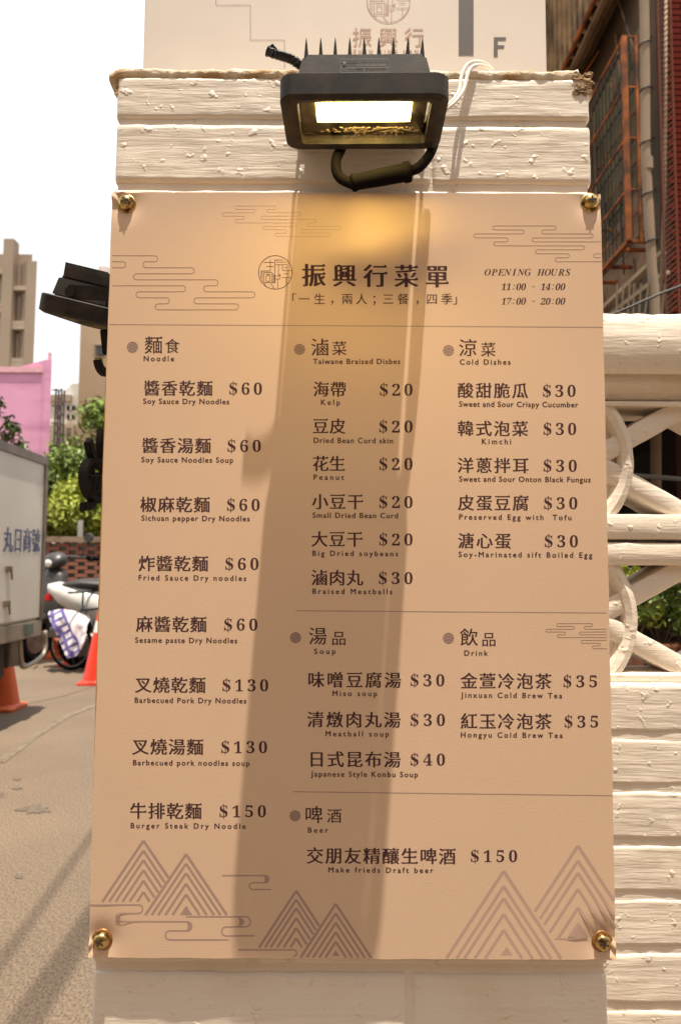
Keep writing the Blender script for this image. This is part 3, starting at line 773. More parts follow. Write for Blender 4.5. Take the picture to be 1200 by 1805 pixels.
# cable with its waterproof connector, and the taped end
def smooth_path(pts, n=8):
    pts = [Vector(p) for p in pts]; out = []
    P = [pts[0]]+pts+[pts[-1]]
    for i in range(1, len(P)-2):
        for k in range(n):
            t = k/n; a, b, c, d = P[i-1], P[i], P[i+1], P[i+2]
            out.append(.5*((2*b)+(-a+c)*t+(2*a-5*b+4*c-d)*t*t+(-a+3*b-3*c+d)*t**3))
    out.append(pts[-1]); return out
cable = thing('lamp_cable', 'black lamp cable looping under the lit floodlight with a thick connector', 'cable', at(600, 330, .80))
MB().tube(smooth_path([at(612, 240, .835), at(601, 262, .815), at(592, 285, .80), at(598, 312, .795), at(628, 327, .79)]), .0058, 12).build('cable_loop', RUBBER, cable, smooth=True)
MB().tube(smooth_path([at(715, 303, .79), at(738, 295, .79), at(757, 272, .80), at(766, 245, .82), at(764, 225, .85)]), .0056, 12).build('cable_loop', RUBBER, cable, smooth=True)
cn = MB(); a, b = at(618, 323, .79), at(724, 302, .79)
cn.tube([a.lerp(b, t) for t in (0, .01, .03, .09, .1, .12, .5, .86, .88, .90, .97, .99, 1)], [.006, .0085, .0095, .0095, .0085, .0085, .0095, .0098, .0108, .0112, .0112, .0105, .006], 16)
cn.build('connector', RUBBER, cable, smooth=True)
tp = MB(); pth = smooth_path([at(530, 116, .795), at(518, 107, .79), at(505, 101, .788), at(490, 97, .787), (at(478, 93, .787)), at(471, 90, .787)], 5)
tp.tube(pth, [(.0052+.0016*fbm((i, 0, 0), .9)) for i in range(len(pth))], 7)
e = at(471, 90, .787)
tp.add([e+Vector((0, 0, .004)), e+Vector((.006, 0, .009)), e+Vector((.012, .002, .003)), e+Vector((.004, .003, -.004))], [(0, 1, 2), (0, 2, 3)])
tp.add([at(520, 108, .79), at(497, 92, .785), at(488, 84, .78), at(505, 97, .79)], [(0, 1, 3), (1, 2, 3)])
tag(tp.build('taped_cable_end', mat('black_tape', (.018, .016, .016), .25, var=.2, bump=.6, bs=120, bd=.002)), 'crumpled end of a black taped cable sticking out left of the floodlight', 'cable')
WC = mat('white_cable', (.78, .72, .62), .4)
wc = thing('white_cable', 'thin white twin cable looping over the top of the pillar beside the floodlight', 'cable', at(830, 120, .86))
for o_ in (0, 1):
    MB().tube(smooth_path([at(775+o_*2, 200, .86), at(792+o_*6, 184, .86), at(808+o_*7, 162, .865), at(812+o_*9, 138+o_*3, .87), at(822+o_*6, 116+o_*6, .875), at(838+o_*3, 109+o_*6, .885), at(856+o_*2, 113+o_*5, .92), at(868, 124+o_*3, .96)]), .0024, 8).build('cable_strand', WC, wc, smooth=True)
# second lamp on the pillar's left face
c2 = at(166, 575, 1.05)
lamp2 = floodlight('black floodlight sticking out from the left side of the pillar', c2, (R(-13), R(12), R(-90)))

LED2 = LED.copy()
for n_ in LED2.node_tree.nodes:
    if n_.type == 'MATH' and n_.operation == 'MULTIPLY' and abs(n_.inputs[1].default_value-50) < .1: n_.inputs[1].default_value = 9
for ch in lamp2.children:
    if ch.name.startswith('led_panel'): ch.data.materials[0] = LED2
# iron lettering on the left face
IRON = mat('black_iron', (.018, .015, .015), .75, 0, spec=.15, var=.3)
iron = thing('iron_sign', 'black iron emblem sign on the left side of the pillar', 'sign', atx(165, 840, -.36))
XI = -.362
def istroke(name, pts, wd=.007, X=XI):
    P3 = [atx(px, py, X) for px, py in pts]
    m_ = MB(); P3 = smooth_path(P3, 5); secs = []
    for i, p in enumerate(P3):
        t = (P3[min(i+1, len(P3)-1)]-P3[max(i-1, 0)]).normalized(); nn = Vector((1, 0, 0)).cross(t).normalized()*wd
        secs.append([p+nn+Vector((.005, 0, 0)), p+nn-Vector((.005, 0, 0)), p-nn-Vector((.005, 0, 0)), p-nn+Vector((.005, 0, 0))])
    m_.loft(secs).build(name, IRON, iron, bevel=.0015)
istroke('letter_stroke', [(156, 776), (160, 795), (170, 822)], .008)
istroke('letter_stroke', [(181, 760), (178, 780), (180, 800), (183, 830)], .009)
istroke('letter_stroke', [(146, 893), (158, 891), (166, 883), (174, 870)], .006)
istroke('letter_stroke', [(176, 836), (170, 860), (174, 885)], .006)
istroke('letter_stroke', [(160, 822), (163, 845), (160, 870)], .004)
rc = atx(168, 846, XI); m_ = MB(); secs = []
for k in range(33):
    a = 2*math.pi*k/32; d = Vector((0, math.cos(a), math.sin(a))); p = rc+Vector((0, d.y*.050, d.z*.029))
    q = Vector((0, d.y*.004, d.z*.004)); secs.append([p+q+Vector((.006, 0, 0)), p+q-Vector((.006, 0, 0)), p-q-Vector((.006, 0, 0)), p-q+Vector((.006, 0, 0))])
m_.loft(secs, caps=False).build('emblem_ring', IRON, iron)
for py in (840, 868):
    a = atx(153, py, XI); MB().tube([a, a+Vector((.09, .0, 0))], .0022, 6).build('standoff', IRON, iron)
iron2 = thing('iron_hook', 'black iron hook under the side floodlight on the pillar', 'hook', atx(180, 640, -.33))
_save = iron; iron = iron2
istroke('hook_arm', [(184, 580), (186, 600), (189, 625)], .005, -.335)
istroke('hook_curl', [(172, 632), (175, 645), (182, 655), (192, 657)], .006, -.345)
iron = _save
for o_ in list(iron2.children):
    pass

# ================================================================== SHOP SIGN ABOVE
SY = 1.0
SIGN = mat('sign_white', (.70, .625, .56), .5, var=.03, vs=12, bump=.1, bs=300, bd=.0004)
sg = thing('shop_sign', 'large white shop sign standing behind the top of the pillar', 'sign', (at(608, 130, SY).x, SY, zt))
a, b = at(254, 60, SY), at(962, 60, SY)
a0, b0 = at(254, 0, SY), at(962, 0, SY)
MB().box((a.x, SY, zt+.001), (b.x, SY+.03, zt+.75)).build('panel', SIGN, sg, bevel=.0015)
def on_sign(px, py, lay=0):
    p = at(px, py, SY); p.y = SY-.0004-.00004*lay; return p
GR = mat('sign_grey', (.10, .085, .08), .6, var=.2, vs=900)
ROSE = mat('sign_rose', (.42, .26, .19), .5)
P = Print(on_sign); P.line([(381, -60), (381, 9.5), (441.5, 9.5), (441.5, 71), (501.5, 71), (501.5, 121)], .9); P.build('stair_line', GR, sg)
# long bar of the number 1, letter F
P = Print(on_sign); P.poly([(808, -160), (834.5, -160), (834, 98), (808, 98)]); P.build('number_bar', GR, sg)
P = Print(on_sign); P.poly([(870, 66), (876.5, 66), (876.5, 100.5), (869.5, 100.5)]).poly([(876.5, 66), (891, 66), (891, 71.5), (876.5, 71.5)]).poly([(876.5, 80), (888, 80), (888, 85.5), (876.5, 85.5)]); P.build('letter_f', GR, sg)
P = emblem(684.5, 3, 1.27, 1.1, on_sign); P.build('emblem', ROSE, sg)
P = Print(on_sign)
for ch, x in zip('振興行', (638, 684, 730)): P.glyph(ch, x, 66, 36, 0, False)
P.build('sign_lettering', ROSE, sg)
P = Print(on_sign); P.latin('ZHEN XING HANG', 622, 747, 91.5, 6.5); P.build('sign_lettering', ROSE, sg)

# ================================================================== LOW OPENWORK WALL (right)
WY = .935
zc_t = at(1130, 553, WY).z; zc_b = at(1130, 655, WY).z
X0, X1 = PXR-.02, 3.2
wall = thing('garden_wall', 'white painted brick and openwork block wall right of the pillar', 'wall', (X0, WY+.06, 0))
# cap: lumpy long block
secs = []
n = 120
for i in range(n+1):
    x = X0+(X1-X0)*(i/n)**1.8
    w1 = .0022*fbm((x, 0, 1), 30); w2 = .002*fbm((x, 3, 1), 22)
    tz = .004*fbm((x, 8, 1), 16)+.002*fbm((x, 8, 1), 80)
    secs.append([(x, WY+.16, zc_t+tz), (x, WY+.004, zc_t+tz+.001), (x, WY-.002+w1, zc_t-.004), (x, WY-.001+w2, (zc_t+zc_b)/2), (x, WY+w1, zc_b+.006+w2), (x, WY+.004, zc_b), (x, WY+.16, zc_b)])
MB().loft(secs).build('wall_cap', WHITE, wall, smooth=True)
# cove moulding below the cap
zk = at(1130, 716, WY+.03).z; secs = []
for i in range(n+1):
    x = X0+(X1-X0)*(i/n)**1.8; w1 = .002*fbm((x, 1, 5), 40)
    secs.append([(x, WY+.012, zc_b+.002), (x, WY+.014+w1, zc_b-.012), (x, WY+.022+w1, zc_b-.03), (x, WY+.034, zk+.006), (x, WY+.04, zk), (x, WY+.13, zk), (x, WY+.13, zc_b)])
MB().loft(secs).build('cove_moulding', WHITE2, wall, smooth=True)
# openwork blocks
BYF = WY+.022; BTH = .075
def block(cx, zb, zt_, hw, seed, rb, rt, name='openwork_block'):
    m = MB(); zi0 = zb+2*rb; zi1 = zt_-2*rt; cz = (zi0+zi1)/2; hh = (zi1-zi0)/2
    def rod(a, b, wd, th=BTH, y0=BYF):
        a = Vector(a); b = Vector(b); t = (b-a).normalized(); nn = Vector((-t.z, 0, t.x)); k = 12; secs = []
        for i in range(k+1):
            p = a.lerp(b, i/k); ww = wd*(1+.05*fbm((p.x*1+seed, 0, p.z), 40)); dy = .0010*fbm((p.x, seed, p.z), 45)
            secs.append([p+nn*(-ww)+Vector((0, y0+th, 0)), p-nn*ww+Vector((0, y0+.010, 0)), p-nn*ww*.92+Vector((0, y0+.0025+dy, 0)), p-nn*ww*.6+Vector((0, y0+dy, 0)), p+nn*ww*.62+Vector((0, y0+dy*.6, 0)),
                p+nn*ww*.93+Vector((0, y0+.0025+dy, 0)), p+nn*ww+Vector((0, y0+.010, 0)), p+nn*ww+Vector((0, y0+th, 0))])
        m.loft(secs)
    # frame rails
    rod((cx-hw, 0, zb+rb), (cx+hw, 0, zb+rb), rb, BTH, BYF-.006); rod((cx-hw, 0, zt_-rt), (cx+hw, 0, zt_-rt), rt, BTH, BYF-.0055)
    for sx_ in (-1, 1):
        for sz in (-1, 1): rod((cx, 0, cz), (cx+sx_*(hw-.004), 0, cz+sz*(hh-.002)), .0138, BTH-.012, BYF+.003+.0008*sx_)
    R_ = .107; k = 30; cz_ = cz
    for sg_ in (-1, 1):
        secs = []; aa = math.asin(min(1, (hh+.002)/R_)); cc = Vector((cx-sg_*(R_-.0475), 0, cz))
        for i in range(k+1):
            a = -aa+2*aa*i/k; d = Vector((sg_*math.cos(a), 0, math.sin(a))); ww = .0115*(1+.06*fbm((d.x*.1+seed, 0, d.z*.1), 40)); dy = .0012*fbm((d.x*.06, seed, d.z*.06), 45)
            secs.append([cc+d*(R_+s_*ww)+Vector((0, BYF+y_+.0012*sg_+(dy if y_ < .01 else 0), 0)) for s_, y_ in ((-1, BTH-.006), (-1, .010), (-.65, .001), (0, -.002), (.65, .001), (1, .010), (1, BTH-.006))])
        m.loft(secs, close=True)
    n_l = 14; pf = []
    for sg_ in (1, -1):
        for i in range(n_l+1):
            zz_ = -hh+2*hh*i/n_l; xx_ = max(.002, math.sqrt(max(0, R_*R_-zz_*zz_))-(R_-.0475))
            pf.append((cx+sg_*xx_, cz+sg_*zz_))
    m.loft([[(x_, BYF+y_, z_) for x_, z_ in pf] for y_ in (.016, .055)])
    return m.build(name, WHITE, wall, autos=True)
hwb = .126; cxb = at(1043, 815, BYF).x
r1t, r1b = at(1130, 708, BYF).z, at(1130, 952, BYF).z
r2t, r2b = at(1130, 956, BYF).z, at(1130, 1203, BYF).z
rr1 = ((at(1130, 906, BYF).z-r1b)/2, (r1t-at(1130, 716, BYF).z)/2); rr2 = ((at(1130, 1186, BYF).z-r2b)/2, (r2t-at(1130, 997, BYF).z)/2)
for row, (zt_, zb) in enumerate(((r1t, r1b), (r2t, r2b))):
    for k in range(11): block(cxb+k*hwb*2, zb, zt_, hwb-.001, row*11+k, *(rr1, rr2)[row])
    # filler between the pillar and the first block
    MB().box((X0-.01, BYF+.004, zb), (cxb-hwb, BYF+.06, zt_)).build('end_filler', WHITE, wall)
# solid courses below
ztop = at(1130, 1203, WY).z
MB().box((X0, WY+.0016, 0), (X1, WY+.105, ztop-.004)).build('mortar_core', WHITE, wall)
ys = [1205, 1301, 1394, 1489, 1584, 1679, 1780]
ys_z = [at(1130, y, WY).z for y in ys]
step = ys_z[1]-ys_z[2]
while ys_z[-1] > step: ys_z.append(ys_z[-1]-step)
for ci in range(len(ys_z)-1):
    z1, z0 = ys_z[ci]-.001, ys_z[ci+1]+.0065; h = round(z1-z0, 3)
    x = X0-.22 if ci % 2 else X0-.02; si = 0
    while x < X1:
        L_ = .62; a = max(x, X0); b = min(x+L_-.006, X1)
        if b-a > .04:
            ll = round(b-a, 3); me = brick_mesh(ll, h, .095, (ci*3+si) % 5, (ll, h)); lay_brick(wall, me, (a+b)/2, WY+random.uniform(-.0008, .0008), (z0+z1)/2)
        x += L_; si += 1

# ================================================================== PLANTS BEHIND THE WALL
LEAF = mat('leaf_green', (.15, .21, .035), .5, var=.5, vs=3, spec=.4)
LEAFB = mat('leaf_bright', (.30, .34, .045), .5, var=.45, vs=2.5, spec=.4)
LEAFD = mat('leaf_dark', (.08, .12, .03), .5, var=.5, vs=3)
BARK = mat('bark', (.12, .08, .05), .9, var=.3, bump=.5, bs=40)
def leaves(mb, c, rad, n, size, rnd, sc=(1, 1, 1), shell=.5, droop=.3):
    for k in range(n):
        d = Vector((rnd.gauss(0, 1), rnd.gauss(0, 1), rnd.gauss(0, 1))).normalized()
        r_ = rad*(shell+(1-shell)*rnd.random())*(1+.25*noise.noise(d*2+Vector(c)))
        p = Vector((c[0]+d.x*r_*sc[0], c[1]+d.y*r_*sc[1], c[2]+d.z*r_*sc[2]))
        nrm = (d+Vector((rnd.gauss(0, .6), rnd.gauss(0, .6), rnd.gauss(.5, .6)))).normalized(); t = nrm.orthogonal().normalized()
        t = Quaternion(nrm, rnd.uniform(0, 6.28)) @ t; b_ = nrm.cross(t); s_ = size*rnd.uniform(.6, 1.3)
        mb.add([p-t*s_, p-b_*s_*.42+nrm*s_*.1, p+t*s_-nrm*s_*droop, p+b_*s_*.42+nrm*s_*.1], [(0, 1, 2, 3)])
def potted(label, px, py, Y, h, n, size, m, group=None, seed=1):
    rnd = random.Random(seed); base = at(px, py, Y)
    t = thing('potted_plant', label, 'plant', base, group)
    st = MB(); lf = MB(); zpot = base.z
    st_pts = []
    for k in range(7):
        a = rnd.uniform(0, 6.28); top = base+Vector((math.cos(a)*h*.38, math.sin(a)*h*.3, .12+h*rnd.uniform(.5, 1)))
        st.tube([base+Vector((0, 0, .1)), base.lerp(top, .5)+Vector((0, 0, .05)), top], .004, 5)
        leaves(lf, top, h*.3, n//7, size, rnd)
    pot = MB(); secs = []
    for rr, z_ in ((.055, 0), (.075, .13), (.083, .13), (.083, .145), (.07, .145), (.066, .12), (.01, .12)):
        secs.append([(base.x+rr*math.cos(a*.524), base.y+rr*math.sin(a*.524), base.z+z_) for a in range(12)])
    pot.loft(secs).build('pot', mat('terracotta', (.30, .12, .06), .8), t, autos=True)
    st.build('stem', BARK, t); o = lf.build('foliage', m, t); return t
RACK = mat('rack_metal', (.10, .09, .08), .6)
rack = thing('plant_rack', 'dark shelf rack behind the garden wall carrying potted plants', 'rack', (1.4, 3.8, 0))
zs = at(1130, 1184, 3.8).z
for z_ in (zs, zs-.42):
    for yy in (3.62, 3.75, 3.88): MB().box((.85, yy, z_-.02), (2.05, yy+.1, z_)).build('shelf_slat', RACK, rack)
for x_ in (.86, 2.02):
    for yy in (3.62, 3.96): MB().box((x_, yy, 0), (x_+.025, yy+.02, zs-.021)).build('rack_leg', RACK, rack)
potted('bright leafy plant at the left end of the rack behind the wall', 1112, 1184, 3.75, .26, 200, .03, LEAFB, None, 3)
potted('dark green bushy plant in the middle of the rack behind the wall', 1165, 1184, 3.8, .30, 330, .035, LEAF, None, 5)
potted('small mid green plant at the right end of the rack behind the wall', 1208, 1184, 3.85, .22, 250, .03, LEAFD, None, 8)
# taller shrub seen through the upper opening of the lower row
rnd = random.Random(12); c = at(1098, 1015, 2.9)
sh = thing('shrub', 'shrub with lit leaves seen through the lower openwork block', 'shrub', (c.x, c.y, 0))
lf = MB()
for k in range(5): leaves(lf, c+Vector((rnd.uniform(-.09, .05), rnd.uniform(-.1, .1), rnd.uniform(-.05, .04))), .06, 30, .026, rnd)
lf.build('foliage', LEAFB, sh); MB().tube([(c.x, c.y, 0), (c.x+.02, c.y, c.z*.5), (c.x, c.y, c.z)], .012, 6).build('stem', BARK, sh)

# ================================================================== DARK BUILDING AT THE RIGHT
DW = mat('dark_brown_render', (.10, .065, .038), .9, var=.35, vs=1.5, bump=.3, bs=20, col2=(.06, .05, .028), c2lo=.5, c2hi=.6, c2s=.9)  # dark brown wall colour with olive-brown patches at random
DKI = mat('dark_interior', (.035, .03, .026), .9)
PANEL = mat('weathered_panel', (.34, .22, .11), .8, var=.5, vs=6, col2=(.10, .07, .045), c2lo=.45, c2hi=.7, c2s=3, c2st=(4, 1, .6))
GREENP = mat('green_panel', (.11, .085, .035), .8, var=.3, vs=5)
TANP = mat('tan_panel', (.24, .15, .085), .85, var=.35, vs=4)
RUST = mat('orange_rust_paint', (.40, .12, .03), .7, var=.4, vs=8, bump=.3, bs=60, col2=(.10, .05, .03), c2lo=.42, c2hi=.62, c2s=7, spec=.2)
PIPE = mat('grey_pvc', (.30, .225, .16), .8, spec=.1, var=.12, vs=3)
WIRE = mat('black_wire', (.03, .025, .02), .6)
XW = 2.20
bd = thing('old_building', 'old dark building with brown wall behind the garden wall', 'building', (3.5, 7, 0))
# side wall facing left with a dark ground floor opening, end wall facing the street
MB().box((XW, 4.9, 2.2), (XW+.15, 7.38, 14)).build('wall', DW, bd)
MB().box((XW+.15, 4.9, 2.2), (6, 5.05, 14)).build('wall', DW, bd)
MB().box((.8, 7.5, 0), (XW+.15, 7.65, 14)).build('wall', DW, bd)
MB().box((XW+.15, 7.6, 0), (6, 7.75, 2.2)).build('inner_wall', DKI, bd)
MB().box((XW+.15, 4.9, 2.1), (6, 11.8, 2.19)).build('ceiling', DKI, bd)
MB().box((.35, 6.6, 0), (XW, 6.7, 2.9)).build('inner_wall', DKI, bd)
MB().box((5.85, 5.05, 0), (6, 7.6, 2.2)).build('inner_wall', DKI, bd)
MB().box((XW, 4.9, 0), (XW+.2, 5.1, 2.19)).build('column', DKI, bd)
# dark lean-to roof over the yard behind the garden wall
yr = thing('yard_shed', 'dark open shed roof behind the openwork wall', 'shed', (1.4, 4.9, 0))
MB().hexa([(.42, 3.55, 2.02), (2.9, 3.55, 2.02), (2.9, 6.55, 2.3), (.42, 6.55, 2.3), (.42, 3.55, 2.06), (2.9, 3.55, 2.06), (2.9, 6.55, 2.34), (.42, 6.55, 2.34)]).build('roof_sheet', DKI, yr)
MB().box((.42, 4.3, 0), (.50, 6.5, 2.05)).build('side_wall', DKI, yr)
for x_ in (.52, 2.05): MB().box((x_, 3.6, 0), (x_+.06, 3.66, 2.02)).build('post', DKI, yr)
for zz_ in (1.15, 1.62): MB().tube([(.55, 3.63, zz_+.1), (2.05, 3.63, zz_)], .012, 6).build('rail', mat('dull_rail', (.10, .09, .08), .5), yr)
# corrugated end panel (upper left of this side)
cpn = thing('corrugated_panel', 'weathered brown corrugated panel at the top left of the dark building', 'panel', (at(1000, 60, 7.4).x, 7.4, 3))
xa, xb = .82, XW-.01
k = 0; x = xa
while x < xb:
    MB().box((x, 7.4+.03*(k % 2), 2.6), (x+.058, 7.45+.03*(k % 2), 11)).build('board_strip', PANEL, cpn); x += .06; k += 1
y_ = 5.0; k = 0
while y_ < 7.36:
    MB().box((XW-.02-.02*(k % 2), y_, 5.95), (XW-.002, y_+.075, 11)).build('board_strip', PANEL, cpn); y_ += .078; k += 1
# big tin awning seen from below with slats
aw = thing('tin_awning', 'dark tin awning with slatted underside above the window cage', 'awning', (XW-.5, 6.4, 5))
p1, p2 = Vector((XW-.30, 5.15, 5.5)), Vector((XW-.30, 8.0, 5.5))
MB().tube([p1, p2], .02, 8).build('awning_edge_rod', RUST, aw)
zA = 5.5
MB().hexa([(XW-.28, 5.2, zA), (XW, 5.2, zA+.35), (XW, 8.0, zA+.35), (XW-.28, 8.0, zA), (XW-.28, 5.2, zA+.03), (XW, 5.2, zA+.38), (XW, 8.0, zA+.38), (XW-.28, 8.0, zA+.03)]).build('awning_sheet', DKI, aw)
for k in range(18):
    yy = 5.3+k*.15; MB().bar((XW-.27, yy, zA-.02), (XW, yy, zA+.33), .04, .03).build('awning_slat', PANEL, aw)
for k in range(3):
    MB().bar((XW-.24+k*.1, 5.2, zA-.04+k*.12), (XW-.24+k*.1, 7.9, zA-.04+k*.12), .04, .03).build('awning_beam', TANP, aw)
# wall panels behind the cage
zc0, zc1 = at(1103, 425, 5).z, at(1108, 65, 5).z
MB().hexa([(XW-.02, 5.1, zc0+.55), (XW-.005, 5.1, zc0+.55), (XW-.005, 7.3, zc0+.15), (XW-.02, 7.3, zc0+.15), (XW-.02, 5.1, zc1+.2), (XW-.005, 5.1, zc1+.2), (XW-.005, 7.3, zc1+.2), (XW-.02, 7.3, zc1+.2)]).build('green_panel', GREENP, bd)
MB().hexa([(XW-.02, 5.1, zc0-.1), (XW-.005, 5.1, zc0-.1), (XW-.005, 7.3, zc0-.1), (XW-.02, 7.3, zc0-.1), (XW-.02, 5.1, zc0+.54), (XW-.005, 5.1, zc0+.54), (XW-.005, 7.3, zc0+.14), (XW-.02, 7.3, zc0+.14)]).build('tan_panel', TANP, bd)
xc = at(1103, 250, 5).x
cage = thing('window_cage', 'rusty orange barred window cage on the side of the dark building', 'window cage', (xc, 5, zc0))
YE = 7.0
for (x_, y_, r_) in ((xc, 5, .022), (xc+.085, 5, .014), (xc, YE, .02)): MB().bar((x_, y_, zc0), (x_, y_, zc1), r_*1.6, r_*1.6, (0, 1, 0)).build('cage_post', RUST, cage)
nr = 5
for k in range(nr):
    z_ = zc0+(zc1-zc0)*k/(nr-1); rr = .03 if k == 0 else .014
    MB().bar((xc, 5, z_), (xc, YE, z_), rr, rr).build('cage_rail', RUST, cage)
    MB().bar((xc+.02, 5, z_), (XW, 5, z_), rr*.8, rr*.8).build('cage_rail', RUST, cage)
k = 0; y_ = 5.08
while y_ < YE:
    MB().tube([(xc+.003, y_, zc0), (xc+.003, y_, zc1)], .0045, 5).build('cage_bar', WIRE, cage); y_ += .075
x_ = xc+.03
while x_ < XW: MB().tube([(x_, 5.0, zc0), (x_, 5.0, zc1)], .004, 5).build('cage_bar', WIRE, cage); x_ += .045
for k in range(6): MB().bar((xc+.01, 5.1+k*.3, zc0-.02), (XW, 5.1+k*.3, zc0-.02), .03, .02).build('cage_floor_slat', RUST, cage)
rnd = random.Random(21)
for k in range(26):
    y_ = rnd.uniform(5.1, 6.8); z_ = rnd.uniform(zc0-.5, zc1+.5); l = rnd.uniform(.3, 1.1); a = rnd.uniform(-.5, .5)+(1.2 if rnd.random() < .5 else 0)
    x_ = rnd.uniform(xc+.05, XW-.03)
    MB().tube([(x_, y_, z_), (x_+rnd.uniform(-.05, .05), y_+l*math.cos(a)*.7, z_+l*math.sin(a))], rnd.uniform(.006, .013), 5).build('stacked_rod', [PANEL, WIRE, TANP, RUST][k % 4], cage)
for k in range(7):
    z_ = zc0+.12+k*.19; MB().tube([(XW-.05, 5.1, z_), (XW-.05, 7.2, z_+rnd.uniform(-.04, .04))], .007, 5).build('inner_rail', RUST if k % 2 else WIRE, cage)
sk = thing('slatted_balcony', 'dark slatted balcony floor low behind the window cage', 'balcony', (XW-.2, 5.6, 2.9))
for k in range(12): MB().bar((XW-.6, 5.0+k*.16, 2.95), (XW, 5.0+k*.16, 2.95), .035, .03).build('slat', [PANEL, RUST][k % 2], sk)
for k in range(9): MB().tube([(XW-.6, 5.0+k*.2, 2.95), (XW-.6, 5.0+k*.2, 3.35)], .009, 5).build('baluster', TANP, sk)
MB().bar((XW-.6, 5.0, 3.35), (XW-.6, 6.8, 3.35), .03, .03).build('hand_rail', TANP, sk)
# pale leaves caught on the cage
for i, (px, py) in enumerate(((1082, 150), (1048, 280), (1078, 405))):
    p = at(px, py, 5.6 if i == 0 else 6.1 if i == 1 else 5.6); m_ = MB(); rnd = random.Random(i)
    for k in range(7):
        a = rnd.uniform(0, 6.28); l = rnd.uniform(.03, .08); d = Vector((math.cos(a), .2, math.sin(a)*1.4)); s_ = Vector((-d.z, 0, d.x))*.012/d.length
        m_.add([p, p+d*l*.5+s_, p+d*l, p+d*l*.5-s_], [(0, 1, 2, 3)])
    tag(m_.build('dry_leaf_cluster', mat('dry_leaf', (.42, .24, .08), .8)), ['dry yellow leaves caught high on the rusty window cage', 'dry yellow leaves caught low beside the edge of the pillar', 'dry yellow leaves caught at the foot of the rusty window cage'][i], 'dry leaves')
# diagonal pale brackets under the cage
for i, (a, b) in enumerate((((1062, 545), (1168, 445)), ((1075, 556), (1175, 480)))):
    m_ = MB().bar(at(a[0], a[1], 5.3), at(b[0], b[1], 4.7), .045, .03); tag(m_.build('pale_brace', mat('pale_timber', (.36, .27, .17), .8, var=.2)), ['pale slanting brace below the window cage, upper one', 'pale slanting brace below the window cage, lower one'][i], 'brace')
gr = thing('wire_fence', 'tangled thin wire fence low behind the garden wall cap', 'fence', at(1130, 556, 4.6))
for k in range(9):
    MB().tube([at(1085+k*10, 560, 4.6), at(1090+k*10+random.uniform(-4, 4), 500, 4.6)], .006, 5).build('wire_picket', mat('dull_wire', (.18, .13, .09), .7), gr)
# drain pipe
pp = thing('drain_pipe', 'grey vertical drain pipe tied with wire beside the red brick column', 'pipe', at(1150, 560, 4.6))
pts = [at(1134, -40, 4.6), at(1136, 120, 4.6), at(1137, 270, 4.6), at(1140, 330, 4.6), at(1148, 470, 4.6), at(1154, 580, 4.6), at(1154, 1050, 4.6)]
MB().tube(smooth_path(pts, 4), .031, 14).build('pipe_run', PIPE, pp, smooth=True)
for py, px in ((78, 1135), (158, 1136), (252, 1137), (342, 1141), (425, 1146)):
    p = at(px, py, 4.6); MB().tube([p+Vector((.036*math.cos(a*.524), .036*math.sin(a*.524), .012*math.cos(a*.524))) for a in range(13)], .005, 5).build('wire_tie', WIRE, pp)
p = at(1140, 300, 4.6); MB().tube([p, p+Vector((0, 0, .08))], .036, 14).build('pipe_collar', PIPE, pp)
cdt = MB().tube([at(1173, -40, 4.7), at(1172, 200, 4.7), at(1170, 350, 4.7), at(1162, 560, 4.7), at(1162, 900, 4.7)], .011, 8)
tag(cdt.build('conduit', mat('pale_conduit', (.26, .18, .11), .8), smooth=True), 'thin pale conduit between the drain pipe and the red brick column', 'pipe')
# red tiled column
RT_ = mat('red_tile', (.13, .016, .009), .9, var=.35, vs=5, spec=.08); GROUT = mat('red_grout', (.06, .022, .016), .9)
rx0 = at(1176, 300, 4.75).x
rc_ = thing('red_brick_column', 'dark red tiled column at the right edge', 'column', (rx0+.3, 4.9, 0))
MB().box((rx0+.004, 4.76, 0), (rx0+.5, 4.89, 8)).build('column_core', GROUT, rc_)
tm = MB().box((0, 0, 0), (.112, .012, .038)); t0 = tm.build('tile', RT_, rc_, bevel=.002); t0.location = (0, 0, 0)
tme = t0.data; bpy.data.objects.remove(t0)
zz_ = 2.45; rr_ = 0; nt_ = 0
for v in tme.vertices: v.co += Vector(rc_.location)
while zz_ < 5.6:
    for k in range(3):
        o = bpy.data.objects.new('tile', tme); COL.objects.link(o); o.parent = rc_; o.location = Vector((rx0+.004+k*.118+(.03 if rr_ % 2 else 0)-.0, 4.7475, zz_))-Vector(rc_.location); nt_ += 1
    zz_ += .044; rr_ += 1
# diagonal mesh strip beside it
ms = thing('mesh_strip', 'vertical strip of diagonal wire mesh in front of the red brick column', 'mesh', at(1175, 555, 4.6))
xm = at(1166, 300, 4.6).x; z_ = at(1180, 556, 4.6).z; zt2 = at(1180, -20, 4.6).z; w_ = .085
while z_ < zt2:
    MB().tube([(xm, 4.6, z_), (xm+w_, 4.6, z_+.075)], .005, 4).build('mesh_wire', mat('pink_grey_wire', (.17, .07, .045), .9, spec=.1), ms); z_ += .036
for x_ in (xm, xm+w_): MB().tube([(x_, 4.6, at(1180, 556, 4.6).z), (x_, 4.6, zt2)], .007, 5).build('mesh_edge', MATS['pink_grey_wire'], ms)
pw = MB().tube([at(1060, 562, 3.5), at(1110, 541, 3.5), at(1160, 519, 3.5), at(1230, 492, 3.5)], .006, 6)
tag(pw.build('slack_wire', WIRE), 'slack black wire crossing in front of the drain pipe', 'wire')

